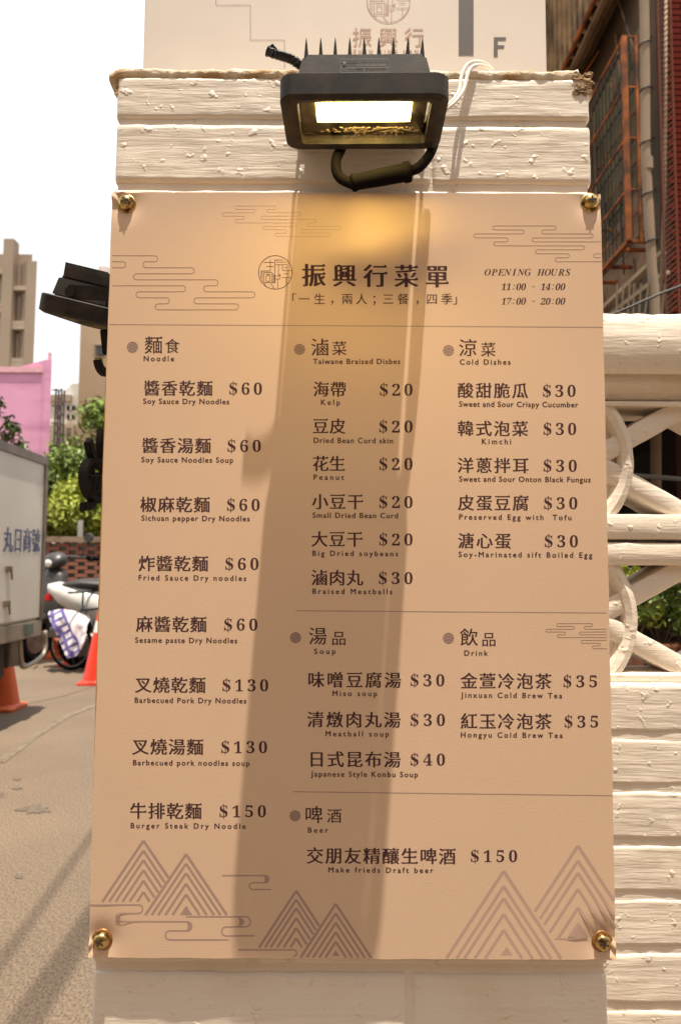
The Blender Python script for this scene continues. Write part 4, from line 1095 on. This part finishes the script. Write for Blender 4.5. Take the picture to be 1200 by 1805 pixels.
# ================================================================== STREET AT THE LEFT
# truck
XT = -2.42
TB = mat('truck_box_panel', (.66, .60, .53), .45, var=.10, vs=1.6, col2=(.48, .40, .32), c2lo=.55, c2hi=.75, c2s=1.5)
TR = mat('truck_trim', (.17, .13, .10), .5, .5, var=.3)
TS = mat('truck_skirt', (.25, .20, .155), .55, .3, var=.3, vs=4)
TC = mat('truck_cab_paint', (.45, .44, .42), .3)
y1 = atx(80, 900, XT).y; y0 = y1-2.9
ztk = atx(40, 795, XT).z; zbk = (atx(0, 1110, XT).z+atx(80, 1085, XT).z)/2
tk = thing('delivery_truck', 'small grey box truck with blue lettering parked at the left edge', 'truck', (XT-.85, (y0+y1)/2, 0))
MB().box((XT-1.7, y0, zbk), (XT, y1, ztk)).build('cargo_box', TB, tk, bevel=.02)
for a, b in (((XT-.03, y0, ztk-.05), (XT+.012, y1+.012, ztk+.02)), ((XT-.03, y1-.045, zbk), (XT+.013, y1+.013, ztk-.051)), ((XT-1.72, y1-.03, ztk-.05), (XT-.031, y1+.012, ztk+.02))):
    MB().box(a, b).build('box_trim', TR, tk, bevel=.004)
MB().box((XT-1.68, y0, zbk-.13), (XT+.006, y1+.005, zbk-.003)).build('skirt', TS, tk, bevel=.006)
MB().box((XT-1.1, y0-1.2, .42), (XT-.95, y1-.1, zbk-.131)).build('chassis_rail', TR, tk); MB().box((XT-.75, y0-1.2, .42), (XT-.6, y1-.1, zbk-.131)).build('chassis_rail', TR, tk)
def wheel_x(par, c, r, wd, m1, m2):
    t_ = MB(); secs = []
    for x_, k in ((-wd/2, .7), (-wd/2, .93), (-wd*.35, 1), (wd*.35, 1), (wd/2, .93), (wd/2, .7), (wd*.3, .62), (-wd*.3, .62), (-wd/2, .7)):
        secs.append([(c[0]+x_, c[1]+r*k*math.cos(a*.2618), c[2]+r*k*math.sin(a*.2618)) for a in range(24)])
    o = t_.loft(secs, caps=False).build('wheel', m1, par, autos=True)
    MB().tube([(c[0]-wd*.28, c[1], c[2]), (c[0]+wd*.28, c[1], c[2])], r*.64, 20).build('rim', m2, o); return o
RIM = mat('dirty_rim', (.20, .18, .16), .5, .6, var=.4)
for yy in (atx(-12, 1150, XT).y, y0-.75):
    for x_ in (XT-.16, XT-1.5): wheel_x(tk, (x_, yy, .30), .30, .17, RUBBER, RIM)
MB().box((XT-1.62, y0-1.55, .45), (XT-.08, y0-.06, 1.25)).build('cab_body', TC, tk, bevel=.05)
MB().hexa([(XT-1.62, y0-1.5, 1.251), (XT-.08, y0-1.5, 1.251), (XT-.08, y0-.06, 1.251), (XT-1.62, y0-.06, 1.251), (XT-1.5, y0-1.15, 1.9), (XT-.2, y0-1.15, 1.9), (XT-.2, y0-.1, 1.9), (XT-1.5, y0-.1, 1.9)]).build('cab_roof', TC, tk, bevel=.03)
MB().hexa([(XT-.085, y0-1.3, 1.3), (XT-.075, y0-1.3, 1.3), (XT-.075, y0-.4, 1.3), (XT-.085, y0-.4, 1.3), (XT-.19, y0-1.1, 1.8), (XT-.18, y0-1.1, 1.8), (XT-.18, y0-.4, 1.8), (XT-.19, y0-.4, 1.8)]).build('cab_window', mat('dark_glass', (.02, .02, .02), .1), tk)
for px, py in ((18, 1003), (14, 1064)):
    p = atx(px, py, XT+.02); m_ = MB().box((XT, p.y-.03, p.z-.02), (XT+.03, p.y+.03, p.z+.02)); m_.tube([(XT+.03, p.y, p.z), (XT+.035, p.y+.01, p.z-.08)], .009, 6); m_.build('latch', mat('worn_latch', (.20, .14, .09), .6, .5, var=.5, vs=30), tk, bevel=.003)
p = atx(48, 1108, XT); MB().box((XT+.004, p.y-.06, p.z-.045), (XT+.03, p.y+.06, p.z+.04)).build('skirt_latch', mat('greenish_latch', (.12, .16, .13), .5, .4), tk, bevel=.004)
MB().box((XT-1.4, y1-1.6, .34), (XT-.12, y1-.35, zbk-.14)).build('underbody', DARKSLOT, tk, bevel=.02)
MB().box((XT-.5, y1-.34, .42), (XT-.1, y1-.1, zbk-.14)).build('battery_box', TR, tk, bevel=.01)
# guard bar under the rear of the box
m_ = MB(); P_ = [atx(36, 1125, XT-.05), atx(38, 1160, XT-.05), atx(44, 1176, XT-.05), atx(78, 1152, XT-.05), atx(80, 1112, XT-.05)]
m_.tube(smooth_path(P_, 4), .018, 8).build('guard_bar', mat('guard_metal', (.33, .28, .22), .5, .5, var=.2), tk, smooth=True)
def on_truck(px, py, lay=0):
    p = atx(px, py, XT); p.x = XT+.0025+.0001*lay; return p
BLUE = mat('blue_ink', (.03, .05, .16), .5, var=.3, vs=20, col2=(.3, .28, .28), c2lo=.6, c2hi=.66, c2s=14)
V_ = []; F_ = []
yA = atx(6, 950, XT).y; yB = atx(71, 950, XT).y; zC = atx(38, 953, XT).z
for i, ch in enumerate('丸日商號'):
    V, Pf, E = _glyph_src[ch]; em = (yB-yA)/4.0*.98; eh = .20
    for k, dx in enumerate((-.035, -.012, .012, .035)):
        n0 = len(V_); V_ += [(XT+.0025+.0001*k, yA+(yB-yA)*(i+.5)/4+(x-.5+dx)*em, zC+.004*i+(y-.38)*eh) for x, y in V]; F_ += [tuple(q+n0 for q in f) for f in Pf]
m_ = MB(); m_.v = V_; m_.f = F_; m_.build('lettering', BLUE, tk)

# cones
CO = mat('cone_orange', (.72, .12, .02), .45, var=.12, vs=5, col2=(.35, .07, .02), c2lo=.6, c2hi=.75, c2s=6)
CR = mat('cone_red', (.75, .045, .02), .4, var=.08)
CW = mat('cone_white_band', (.75, .73, .68), .5)
def cone(label, base, h, m, band=True, group='traffic cones in the street', r0=.155):
    t = thing('traffic_cone', label, 'traffic cone', base, group); n = 24
    bs = MB(); P0 = rrect(r0*2.3, r0*2.3, .04, 3)
    bs.loft([[(base[0]+x, base[1]+y, .001) for x, y in P0], [(base[0]+x, base[1]+y, .022) for x, y in P0], [(base[0]+x*.93, base[1]+y*.93, .03) for x, y in P0]]).build('cone_base', m, t, autos=True)
    def rad(z): return r0*(1-(z-.03)/(h-.03))*.86+.028
    def sec(z, k=1): return [(base[0]+rad(z)*k*math.cos(a*2*math.pi/n), base[1]+rad(z)*k*math.sin(a*2*math.pi/n), z) for a in range(n)]
    MB().loft([sec(.03, 1.12), sec(.045), sec(h*.5), sec(h*.97), sec(h, .8)]).build('cone_body', m, t, autos=True)
    if band: MB().loft([sec(h*.70, 1.02), sec(h*.86, 1.03)], caps=False).build('reflective_band', CW, t, smooth=True)
    return t
b1 = atz(-8, 1256); cone('orange traffic cone by the truck wheel at the left edge', (b1.x-.04, b1.y+.16, 0), .76, CO, False)
b2 = atz(165, 1209); cone('red traffic cone with a white band beside the menu board', (b2.x, b2.y+.17, 0), .74, CR)
b3 = atz(62, 1168); cone('orange traffic cone lying in shade beneath the truck box', (b3.x, b3.y+.5, 0), .34, CO, False, r0=.14)
b4 = atz(117, 1180); cone('red traffic cone standing behind the covered bicycle wheel', (b4.x, b4.y+.35, 0), .6, CR, False)
b5 = atz(188, 1175); cone('orange traffic cone half hidden behind the banded red cone', (b5.x+.05, b5.y+.25, 0), .95, CO, False, r0=.2)

# bicycle with cloth
bw = atz(118, 1184); BK = mat('bicycle_black', (.03, .03, .035), .4, .3)
bc = thing('bicycle', 'dark bicycle standing under a plaid cloth near the truck', 'bicycle', (bw.x, bw.y+.1, 0))
def ring3(c, r, rr, axis, n=28, m=6):
    pts = []
    u = axis.orthogonal().normalized(); v = axis.cross(u)
    mb = MB(); secs = []
    for i in range(n+1):
        a = 2*math.pi*i/n; d = u*math.cos(a)+v*math.sin(a)
        secs.append([Vector(c)+d*(r+rr*math.cos(b*2*math.pi/m))+axis*(rr*math.sin(b*2*math.pi/m)) for b in range(m)])
    return mb.loft(secs, caps=False)
ax = Vector((.35, 1, 0)).normalized(); dirb = Vector((1, -.35, 0)).normalized()
wc1 = Vector((bw.x, bw.y+.1, .30)); wc2 = wc1+dirb*1.0
for c_ in (wc1, wc2):
    o = ring3(c_, .28, .018, ax).build('wheel', RUBBER, bc, smooth=True); ring3(c_, .255, .008, ax).build('rim', RIM, o, smooth=True)
    sp_ = MB()
    for k in range(14):
        a = k*math.pi/7; u = Vector((0, 0, 1)); d = dirb*math.cos(a)+u*math.sin(a); sp_.tube([c_, c_+d*.255], .0015, 3)
    sp_.build('spoke', RIM, o)
fr = MB(); top = wc1+dirb*.15+Vector((0, 0, .45)); bbk = wc1+dirb*.45+Vector((0, 0, -.02)); seat = wc1+dirb*.65+Vector((0, 0, .45))
for a, b in ((wc1, top), (top, bbk), (top+Vector((0, 0, -.06)), seat), (seat, bbk), (seat, wc2), (bbk, wc2)): fr.tube([a, b], .014, 8)
fr.build('frame', BK, bc, smooth=True)
MB().tube([top, top+Vector((0, 0, .15))], .012, 8).build('stem', BK, bc)
hb = top+Vector((0, 0, .15)); MB().tube([hb-ax*.25, hb, hb+ax*.25], .012, 8).build('handlebar', BK, bc)
MB().tube([seat, seat+Vector((0, 0, .1))], .012, 8).build('seat_post', BK, bc); MB().box(tuple(seat+Vector((-.09, -.07, .1))), tuple(seat+Vector((.12, .07, .15)))).build('saddle', RUBBER, bc, bevel=.02)
# plaid cloth
CL = bpy.data.materials.new('plaid_cloth'); CL.use_nodes = True; N = CL.node_tree.nodes; K = CL.node_tree.links; b = N['Principled BSDF']; b.inputs['Roughness'].default_value = .9
tcn = N.new('ShaderNodeTexCoord'); sp = N.new('ShaderNodeSeparateXYZ'); mpp = N.new('ShaderNodeMapping'); mpp.inputs['Rotation'].default_value = (0, R(32), 0); K.new(tcn.outputs['Object'], mpp.inputs[0]); K.new(mpp.outputs[0], sp.inputs[0])
def band(inp, scale, th):
    m1 = N.new('ShaderNodeMath'); m1.operation = 'MULTIPLY'; m1.inputs[1].default_value = scale; K.new(inp, m1.inputs[0])
    m2 = N.new('ShaderNodeMath'); m2.operation = 'FRACT'; K.new(m1.outputs[0], m2.inputs[0])
    m3 = N.new('ShaderNodeMath'); m3.operation = 'LESS_THAN'; m3.inputs[1].default_value = th; K.new(m2.outputs[0], m3.inputs[0]); return m3
h1 = band(sp.outputs[0], 9, .35); h2 = band(sp.outputs[2], 12, .4); big1 = band(sp.outputs[0], 1.9, .62)
mm = N.new('ShaderNodeMath'); mm.operation = 'MAXIMUM'; K.new(h1.outputs[0], mm.inputs[0]); K.new(h2.outputs[0], mm.inputs[1])
mm2 = N.new('ShaderNodeMath'); mm2.operation = 'MULTIPLY'; K.new(mm.outputs[0], mm2.inputs[0]); K.new(big1.outputs[0], mm2.inputs[1])
mxx = N.new('ShaderNodeMix'); mxx.data_type = 'RGBA'; mxx.inputs[6].default_value = (.62, .57, .60, 1); mxx.inputs[7].default_value = (.11, .09, .26, 1)
K.new(mm2.outputs[0], mxx.inputs[0]); K.new(mxx.outputs[2], b.inputs['Base Color'])
Yc = bw.y-.05; topl = [(84, 1078), (104, 1074), (124, 1076), (140, 1082), (156, 1090)]; botl = [(88, 1092), (100, 1118), (118, 1160), (134, 1158), (150, 1132)]
V = []; nu_, nv_ = 28, 16
def lerpl(P, t):
    s_ = t*(len(P)-1); i = min(int(s_), len(P)-2); f = s_-i; return (P[i][0]*(1-f)+P[i+1][0]*f, P[i][1]*(1-f)+P[i+1][1]*f)
for j in range(nv_+1):
    for i in range(nu_+1):
        u, v = i/nu_, j/nv_; a = lerpl(topl, u); c_ = lerpl(botl, u); px = a[0]+(c_[0]-a[0])*v; py = a[1]+(c_[1]-a[1])*v
        p = at(px, py, Yc-.10*v+.05*math.sin(u*17+v*2)*v+.2*abs(v-.0)*0); p.y += .25*max(0, .25-v)
        V.append(p+Vector((0, .02*fbm((u*3, v*3, 0), 2), 0)))
clm = MB().add(V, [(j*(nu_+1)+i, j*(nu_+1)+i+1, (j+1)*(nu_+1)+i+1, (j+1)*(nu_+1)+i) for j in range(nv_) for i in range(nu_)])
tag(clm.build('cloth', CL, smooth=True), 'white and purple plaid cloth draped over the bicycle beside the truck', 'cloth')

# scooters
SIL = mat('silver_white_plastic', (.62, .61, .58), .3, var=.08); DG = mat('dark_plastic', (.035, .033, .032), .4); SEAT = mat('black_vinyl', (.025, .022, .02), .5); REDL = mat('red_lamp', (.5, .02, .02), .2)
def ell(c, rx, rz, n=14): return [(c[0], c[1]+rx*math.cos(2*math.pi*k/n), c[2]+rz*math.sin(2*math.pi*k/n)) for k in range(n)]
def scooter(label, loc, rz, m, group='scooters parked in front of the brick lattice wall'):
    """local x = forwards"""
    t = thing('scooter', label, 'scooter', loc, group, (0, 0, rz))
    for x_ in (.62, -.58):
        o = ring3(Vector((x_, 0, .22)), .17, .05, Vector((0, 1, 0)), 24, 8).build('wheel', RUBBER, t, smooth=True, local=True); MB().tube([(x_, -.03, .22), (x_, .03, .22)], .12, 16).build('rim', RIM, o, local=True)
    MB().loft([ell((-.90, 0, .72), .05, .04), ell((-.80, 0, .68), .13, .10), ell((-.55, 0, .58), .17, .16), ell((-.3, 0, .52), .17, .18), ell((-.1, 0, .45), .15, .16), ell((-.02, 0, .36), .12, .1)]).build('rear_body', m, t, smooth=True, local=True)
    MB().loft([ell((-.8, 0, .74), .08, .02), ell((-.6, 0, .76), .14, .05), ell((-.3, 0, .74), .15, .06), ell((-.05, 0, .70), .13, .05), ell((.03, 0, .64), .06, .04)]).build('seat', SEAT, t, smooth=True, local=True)
    MB().box((-.05, -.15, .26), (.42, .15, .34)).build('footboard', DG, t, bevel=.02, local=True)
    MB().loft([[(x_+.03, -y_, z_), (x_, -y_*.6, z_+.0), (x_-.0, y_*.6, z_), (x_+.03, y_, z_), (x_+.09, y_*.7, z_), (x_+.13, 0, z_), (x_+.09, -y_*.7, z_)] for x_, y_, z_ in ((.40, .15, .28), (.42, .19, .45), (.38, .20, .65), (.33, .16, .82), (.31, .10, .90))]).build('front_shield', m, t, smooth=True, local=True)
    MB().loft([ell((.42, 0, .36), .04, .03), ell((.52, 0, .42), .08, .06), ell((.66, 0, .43), .08, .05), ell((.80, 0, .36), .06, .03)]).build('front_fender', m, t, smooth=True, local=True)
    MB().loft([ell((.26, 0, .96), .05, .04), ell((.33, 0, .98), .13, .08), ell((.40, 0, .97), .13, .08), ell((.47, 0, .94), .07, .05)]).build('headlight_cowl', m, t, smooth=True, local=True)
    MB().loft([ell((.445, 0, .95), .07, .05), ell((.475, 0, .945), .05, .035)]).build('headlight', mat('clear_lamp', (.7, .7, .68), .1), t, smooth=True, local=True)
    MB().tube([(.22, -.34, 1.0), (.30, -.15, 1.01), (.30, .15, 1.01), (.22, .34, 1.0)], .014, 8).build('handlebar', DG, t, local=True)
    for sgn in (-1, 1):
        MB().tube([(.14, sgn*.36, .99), (.26, sgn*.30, 1.005)], .022, 8).build('grip', RUBBER, t, local=True)
        mo = MB().tube([(.27, sgn*.24, 1.01), (.25, sgn*.30, 1.16)], .007, 6).build('mirror_stalk', DG, t, local=True)
        MB().loft([[(.262, sgn*.31+.055*math.cos(k*.628), 1.2+.04*math.sin(k*.628)) for k in range(10)], [(.24, sgn*.31+.06*math.cos(k*.628), 1.2+.045*math.sin(k*.628)) for k in range(10)]]).build('mirror', DG, mo, local=True)
    MB().box((-.92, -.07, .60), (-.86, .07, .67)).build('tail_light', REDL, t, bevel=.015, local=True)
    MB().box((-1.0, -.09, .35), (-.98, .09, .50)).build('number_plate', CW, t, local=True)
    MB().tube([(-.3, -.14, .25), (-.85, -.17, .34)], .045, 10).build('exhaust', RIM, t, local=True)
    MB().tube([(.62, 0, .22), (.36, 0, .95)], .03, 8).build('fork', DG, t, local=True)
    MB().box((-.5, -.10, .2), (-.1, .10, .42)).build('engine', DG, t, bevel=.03, local=True)
    return t
q = atz(155, 1172); s1 = scooter('silver white scooter parked closest behind the banded cone', (q.x+.72, q.y-.1, 0), R(12), SIL); s1.scale = (1.25, 1.25, 1.3)
for (px, dy, ang, lab, mm_) in ((150, .85, 176, 'pale silver scooter in the second row by the lattice wall', None), (330, .3, 165, 'silver scooter parked behind the pillar, third from the truck', None), (98, .75, 248, 'dark scooter with mirrors parked tight behind the truck', DG)):
    c_ = copy_tree(s1); c_.location = (atz(px, 1172).x+.5*(ang < 200), q.y+dy, 0); c_.rotation_euler = (0, 0, R(ang)); c_['label'] = lab
    if mm_:
        for ch in c_.children:
            if ch.name.split('.')[0] in ('rear_body', 'front_shield', 'front_fender', 'headlight_cowl'): ch.data = ch.data.copy(); ch.data.materials[0] = mm_

# brick lattice wall
LB = mat('old_red_brick', (.27, .105, .07), .85, var=.4, vs=2.5, col2=(.42, .3, .24), c2lo=.6, c2hi=.72, c2s=3)
LY = 13.5; lx0 = -7.5; lx1 = -1.3
zl = at(130, 946, LY).z
lw = thing('lattice_wall', 'red brick lattice wall behind the parked scooters', 'wall', ((lx0+lx1)/2, LY, 0))
MB().box((lx0, LY-.06, zl-.10), (lx1, LY+.12, zl)).build('coping', mat('lattice_coping', (.24, .17, .12), .9, var=.3), lw)
MB().box((lx0, LY, 0), (lx1, LY+.1, zl-.95)).build('wall_base', LB, lw)
bme = MB().box((-.115, 0, 0), (.115, .1, .066)).build('brick', LB, None, bevel=.005); bdat = bme.data; bpy.data.objects.remove(bme)
cnt = 0; r_ = 0; z_ = zl-.95
while z_ < zl-.12:
    x_ = atz(75, 1100).x/atz(75, 1100).y*LY-.2+(.175 if r_ % 2 else 0)
    while x_ < -2.6 and cnt < 290:
        o = bpy.data.objects.new('brick', bdat); COL.objects.link(o); o.parent = lw; o.location = Vector((x_, LY, z_))-Vector(lw.location); cnt += 1; x_ += .35
    z_ += .07; r_ += 1
for x_ in (-7.5, -4.3, -3.0, -1.5): MB().box((x_, LY-.03, 0), (x_+.22, LY+.15, zl+.0-.1)).build('pier', LB, lw)
MB().box((lx0, LY+.35, 0), (lx1, LY+.4, zl-.12)).build('shade_board', mat('hole_shade', (.03, .035, .02), .9), lw)  # added dark sheet, its colour stands in for shade behind the lattice holes

# trees
def tree(label, c, rad, n, size, m, seed, group='trees behind the brick lattice wall', h0=0, sc=(1, 1, 1), clumps=9):
    rnd = random.Random(seed); c = Vector(c)
    t = thing('tree', label, 'tree', (c.x, c.y, h0), group)
    tr = MB(); tr.tube([(c.x+.1, c.y, h0), (c.x, c.y+.05, (h0+c.z)*.5), (c.x, c.y, c.z)], [rad*.09, rad*.07, rad*.04], 8)
    cr_ = MB()
    for k in range(clumps):
        d = Vector((rnd.gauss(0, 1), rnd.gauss(0, 1), rnd.gauss(0, .8))).normalized()*rad*rnd.uniform(.3, .85); q_ = c+Vector((d.x*sc[0], d.y*sc[1], d.z*sc[2]))
        tr.tube([(c.x, c.y, c.z-rad*.5), tuple((c+q_)/2-Vector((0, 0, rad*.1))), tuple(q_)], [rad*.035, rad*.02, rad*.01], 5)
        leaves(cr_, q_, rad*rnd.uniform(.25, .42), n//clumps, size, rnd, shell=.2)
    tr.build('trunk', BARK, t, smooth=True); cr_.build('crown', m, t); return t
P_ = at(120, 905, 16)
tree('bright yellow green tree just over the lattice wall', at(118, 905, 15.5), 1.15, 7000, .07, LEAFB, 1, clumps=14)
tree('bright green tree close against the left side of the pillar', at(172, 900, 15.5), 1.0, 6000, .07, LEAFB, 2, clumps=12)
tree('dark green tree rising behind the bright ones near the pink building', at(105, 845, 19), 1.0, 5000, .075, LEAF, 3, clumps=12)
tree('tall green tree with drooping leaves rising beside the iron sign', at(172, 790, 17), 1.5, 7000, .09, LEAF, 4, sc=(.8, 1, 1.2), clumps=16)
tree('green tree hidden mostly behind the pillar', at(235, 860, 17), 1.8, 6000, .09, LEAF, 6, clumps=14)
# leafy branch over the truck
rnd = random.Random(9); br = thing('tree', 'dark leafy twig tree showing above the truck roof', 'tree', (atx(-40, 1000, -4.6).x, 9.2, 0), 'trees behind the brick lattice wall')
c = at(10, 745, 9.2); tr = MB().tube([(c.x-.6, 9.2, 0), (c.x-.5, 9.2, c.z*.6), (c.x-.15, 9.2, c.z-.2), tuple(c)], [.08, .05, .025, .01], 7)
cr_ = MB()
for px, py in ((2, 710), (14, 742), (22, 752), (10, 770), (28, 762), (-10, 730), (-20, 760), (40, 790), (36, 784), (-30, 700)):
    q_ = at(px, py, 9.2); leaves(cr_, q_, .10, 26, .055, rnd, shell=.1); tr.tube([tuple(c-Vector((.1, 0, .15))), tuple(q_)], .008, 4)
tr.build('trunk', BARK, br); cr_.build('crown', LEAFD, br)

# buildings
def slab(px0, px1, pyt, Y, depth, zb=0): 
    a = at(px0, pyt, Y); b = at(px1, pyt, Y); return (a.x, Y, zb), (b.x, Y+depth, a.z)
def sbox(a, b, back=None):
    """block whose right side runs slightly inwards towards its back"""
    x0, y0, z0 = a; x1, y1, z1 = b; xr = x1*y1/y0-.3
    return MB().hexa([(x0, y0, z0), (x1, y0, z0), (xr, y1, z0), (min(x0, xr-1)*1.1, y1, z0), (x0, y0, z1), (x1, y0, z1), (xr, y1, z1), (min(x0, xr-1)*1.1, y1, z1)])
PINK = mat('pink_render', (.66, .31, .47), .8, var=.08, vs=.8, col2=(.50, .21, .35), c2lo=.5, c2hi=.7, c2s=.9, c2st=(.6, 1, 3), bump=.3, bs=3, bd=.02)
PINK2 = mat('pink_coping', (.66, .36, .42), .8)
pk = thing('pink_building', 'pink rendered building wall behind the truck', 'building', (-9.5, 18, 0))
a, b = slab(-160, 81, 656, 18, 6)
sbox(a, b).build('wall', PINK, pk)
sbox((a[0], 17.95, b[2]), (b[0]-.02, 24, b[2]+.14)).build('coping', PINK2, pk)
c0 = at(81, 640, 17.9); c1 = at(92, 640, 17.9); sbox((c0.x, 17.9, 0), (c1.x, 20, at(86, 634, 17.9).z)).build('corner_pier', PINK, pk)
MB().box((c0.x+.03, 17.95, at(86, 634, 17.9).z), (c0.x+.09, 18.03, at(86, 620, 17.9).z)).build('pier_finial', PINK2, pk)
BB = mat('tan_concrete', (.28, .215, .155), .85, var=.10, vs=.5, bump=.2, bs=2, bd=.02); BB2 = mat('tan_concrete_band', (.34, .27, .20), .85, var=.1)
BR = mat('brown_concrete', (.36, .25, .16), .85, var=.08, vs=.4)
br_ = thing('tan_building', 'tan concrete building with ledges rising above the pink building', 'building', (-14, 30, 0))
YB = 30
a = at(-200, 440, YB); b = at(70, 440, YB)
zroof = at(20, 437, YB).z
def X(px): return at(px, 550, YB).x
sbox((X(-200), YB, 0), (X(54), YB+10, at(20, 448, YB).z)).build('wall', BB, br_)
MB().box((X(12), YB-.5, 0), (X(30), YB-.003, at(20, 430, YB).z)).build('pier', BB, br_)
sbox((X(53), YB-.4, 0), (X(70), YB+3, at(60, 467, YB).z)).build('pier', BB, br_)
for py in (486, 544, 553, 615, 625):
    z_ = at(10, py, YB).z
    MB().box((X(-200), YB-.42, z_-.08), (X(11.7), YB-.004, z_+.10)).build('ledge', BB2, br_)
for py in (514, 575, 582, 640, 648):
    z_ = at(40, py, YB).z
    MB().box((X(30.3), YB-.38, z_-.08), (X(52.7), YB-.004, z_+.10)).build('ledge', BB2, br_)
for (p0, p1, y0_, y1_) in ((33, 50, 520, 565), (33, 50, 590, 632), (-30, 9, 492, 538), (-30, 9, 558, 608)):
    MB().box((X(p0), YB-.05, at(20, y1_, YB).z), (X(p1), YB-.005, at(20, y0_, YB).z)).build('blind_panel', BB2, br_)
tw = thing('brown_tower_block', 'plain brown tower block with one small window beside the side floodlight', 'building', (-13, 42, 0))
a, b = slab(143, 330, 560, 42, 12); MB().box(a, b).build('wall', BR, tw)
wa, wb = at(171, 626, 41.95), at(184.5, 609, 41.95)
MB().box((wa.x, 41.9, wa.z), (wb.x, 41.99, wb.z)).build('window', mat('dark_window', (.03, .03, .035), .2), tw)
MB().box((wa.x-.15, 41.86, wb.z), (wb.x+.15, 41.99, wb.z+.12)).build('lintel', BB2, tw)
for k in range(5):
    for j in range(3):
        x_ = at(205+k*24, 620+j*60, 41.95); MB().box((x_.x, 41.9, x_.z), (x_.x+.45, 41.99, x_.z+.55)).build('window', MATS['dark_window'], tw)
ch = thing('striped_chimney', 'red and white striped chimney far behind the brown tower block', 'chimney', (at(184, 600, 70).x, 70, 0))
cx_ = at(184, 490, 70).x; zt_ = at(184, 473, 70).z; bandh = (at(184, 488, 70).z-at(184, 497, 70).z)
CWH = mat('chimney_white', (.6, .5, .45), .7); CRD = mat('chimney_red', (.6, .06, .06), .7)
z_ = zt_; k = 0
for hh, mm_ in ((.75, CWH), (.5, CRD), (.7, CWH), (.6, CRD), (.7, CWH), (zt_-3.3-.0, BR)):
    MB().tube([(cx_, 70, z_-hh), (cx_, 70, z_)], .55, 16).build('chimney_band', mm_, ch); z_ -= hh
ap = thing('white_apartment_block', 'white apartment block with small windows behind the steel mast', 'building', (-18, 46, 0))
WB = mat('white_render', (.62, .58, .52), .8, var=.08, vs=.4); DWn = MATS['dark_window']
a, b = slab(60, 128, 697, 46, 10); sbox(a, b).build('wall', WB, ap); a, b = slab(128, 150, 676, 46.2, 10); sbox(a, b).build('wall', WB, ap)
zz0 = at(100, 697, 46).z; MB().box((at(60, 697, 46).x, 45.8, zz0-.4), (at(128, 697, 46).x, 45.99, zz0)).build('parapet', BB2, ap)
for (x0_, x1_, y0_, y1_) in ((118, 133, 715, 723), (118, 133, 731, 739), (100, 106, 715, 723), (100, 106, 731, 739)):
    p0, p1 = at(x0_, y1_, 45.9), at(x1_, y0_, 45.9); f_ = MB().box((p0.x, 45.9, p0.z), (p1.x, 45.99, p1.z)).build('window', DWn, ap)
    MB().box(((p0.x+p1.x)/2-.04, 45.86, p0.z), ((p0.x+p1.x)/2+.04, 45.9, p1.z)).build('mullion', WB, f_)
lo = thing('cream_house', 'cream low house with tall arched windows below the white apartments', 'building', (-16, 42.5, 0))
a, b = slab(96, 142, 747, 43, 2.9); sbox(a, b).build('wall', mat('cream_render', (.50, .40, .29), .8, var=.1), lo)
for (x0_, x1_, y0_, y1_) in ((118, 126, 754, 765), (118, 126, 772, 798), (100, 108, 760, 800), (132, 138, 760, 800)):
    p0, p1 = at(x0_, y1_, 42.95), at(x1_, y0_, 42.95); MB().box((p0.x, 42.9, p0.z), (p1.x, 42.99, p1.z)).build('window', mat('grey_window', (.20, .16, .12), .4), lo)
for x_ in (110, 129): p0, p1 = at(x_, 810, 42.9), at(x_+4, 750, 42.9); MB().box((p0.x, 42.8, 0), (p1.x, 42.99, p1.z)).build('pilaster', BB2, lo)
wt = thing('white_shed', 'low white shed roof behind the trees', 'shed', (-9, 24, 0))
a, b = slab(96, 240, 812, 24, 3); MB().box(a, b).build('wall', WB, wt)
ma = thing('steel_mast', 'dark steel lattice mast beside the pink building', 'mast', (at(103, 800, 25).x, 25, 0))
MS_ = mat('dark_steel', (.06, .045, .04), .6, .3)
xa, xb = at(99, 700, 25).x, at(109, 700, 25).x; zm = at(104, 685, 25).z
for x_ in (xa, xb):
    for y_ in (25, 25.25): MB().box((x_-.025, y_-.025, 0), (x_+.025, y_+.025, zm)).build('mast_leg', MS_, ma)
z_ = 1.8; k = 0
while z_ < zm-.3:
    MB().bar((xa, 25, z_), (xb, 25, z_+.35 if k % 2 else z_), .03, .03).build('mast_brace', MS_, ma); MB().bar((xa, 25.25, z_+.35), (xb, 25.25, z_), .03, .03).build('mast_brace', MS_, ma); z_ += .35; k += 1
for zz_ in (zm-.05, zm-.6, zm-1.2): MB().bar((at(92, 700, 25).x, 25, zz_), (xb, 25, zz_), .04, .04).build('mast_platform', MS_, ma)
gp = atx(126, 940, -4.9); tag(MB().tube([(gp.x, 13.9, 0), (gp.x, 13.9, at(126, 917, 13.9).z)], .05, 10).build('grey_post', mat('post_grey', (.35, .33, .30), .6)), 'short grey post standing in front of the bright trees', 'post')
# overhead cables (above the frame) that cast the thin diagonal shadows on the road
zc_ = 5.5; off = Vector((-SUN_D.x/SUN_D.z*zc_, -SUN_D.y/SUN_D.z*zc_, 0))*-1
for i, (s0, s1, r_) in enumerate((((0, 1700), (160, 1475), .010), ((25, 1805), (160, 1605), .013), ((60, 1805), (160, 1640), .013))):
    a, b = atz(*s0), atz(*s1); d = (b-a).normalized()
    A = a-d*3+Vector((-SUN_D.x/-SUN_D.z*zc_, -SUN_D.y/-SUN_D.z*zc_, zc_)); B = a+d*5+Vector((-SUN_D.x/-SUN_D.z*zc_, -SUN_D.y/-SUN_D.z*zc_, zc_))
    tag(MB().tube([A, B], r_, 6).build('overhead_cable', WIRE), ['thinnest overhead cable above the road, left one', 'thick overhead cable above the road, middle one', 'thick overhead cable above the road, right one'][i], 'cable', 'overhead cables')
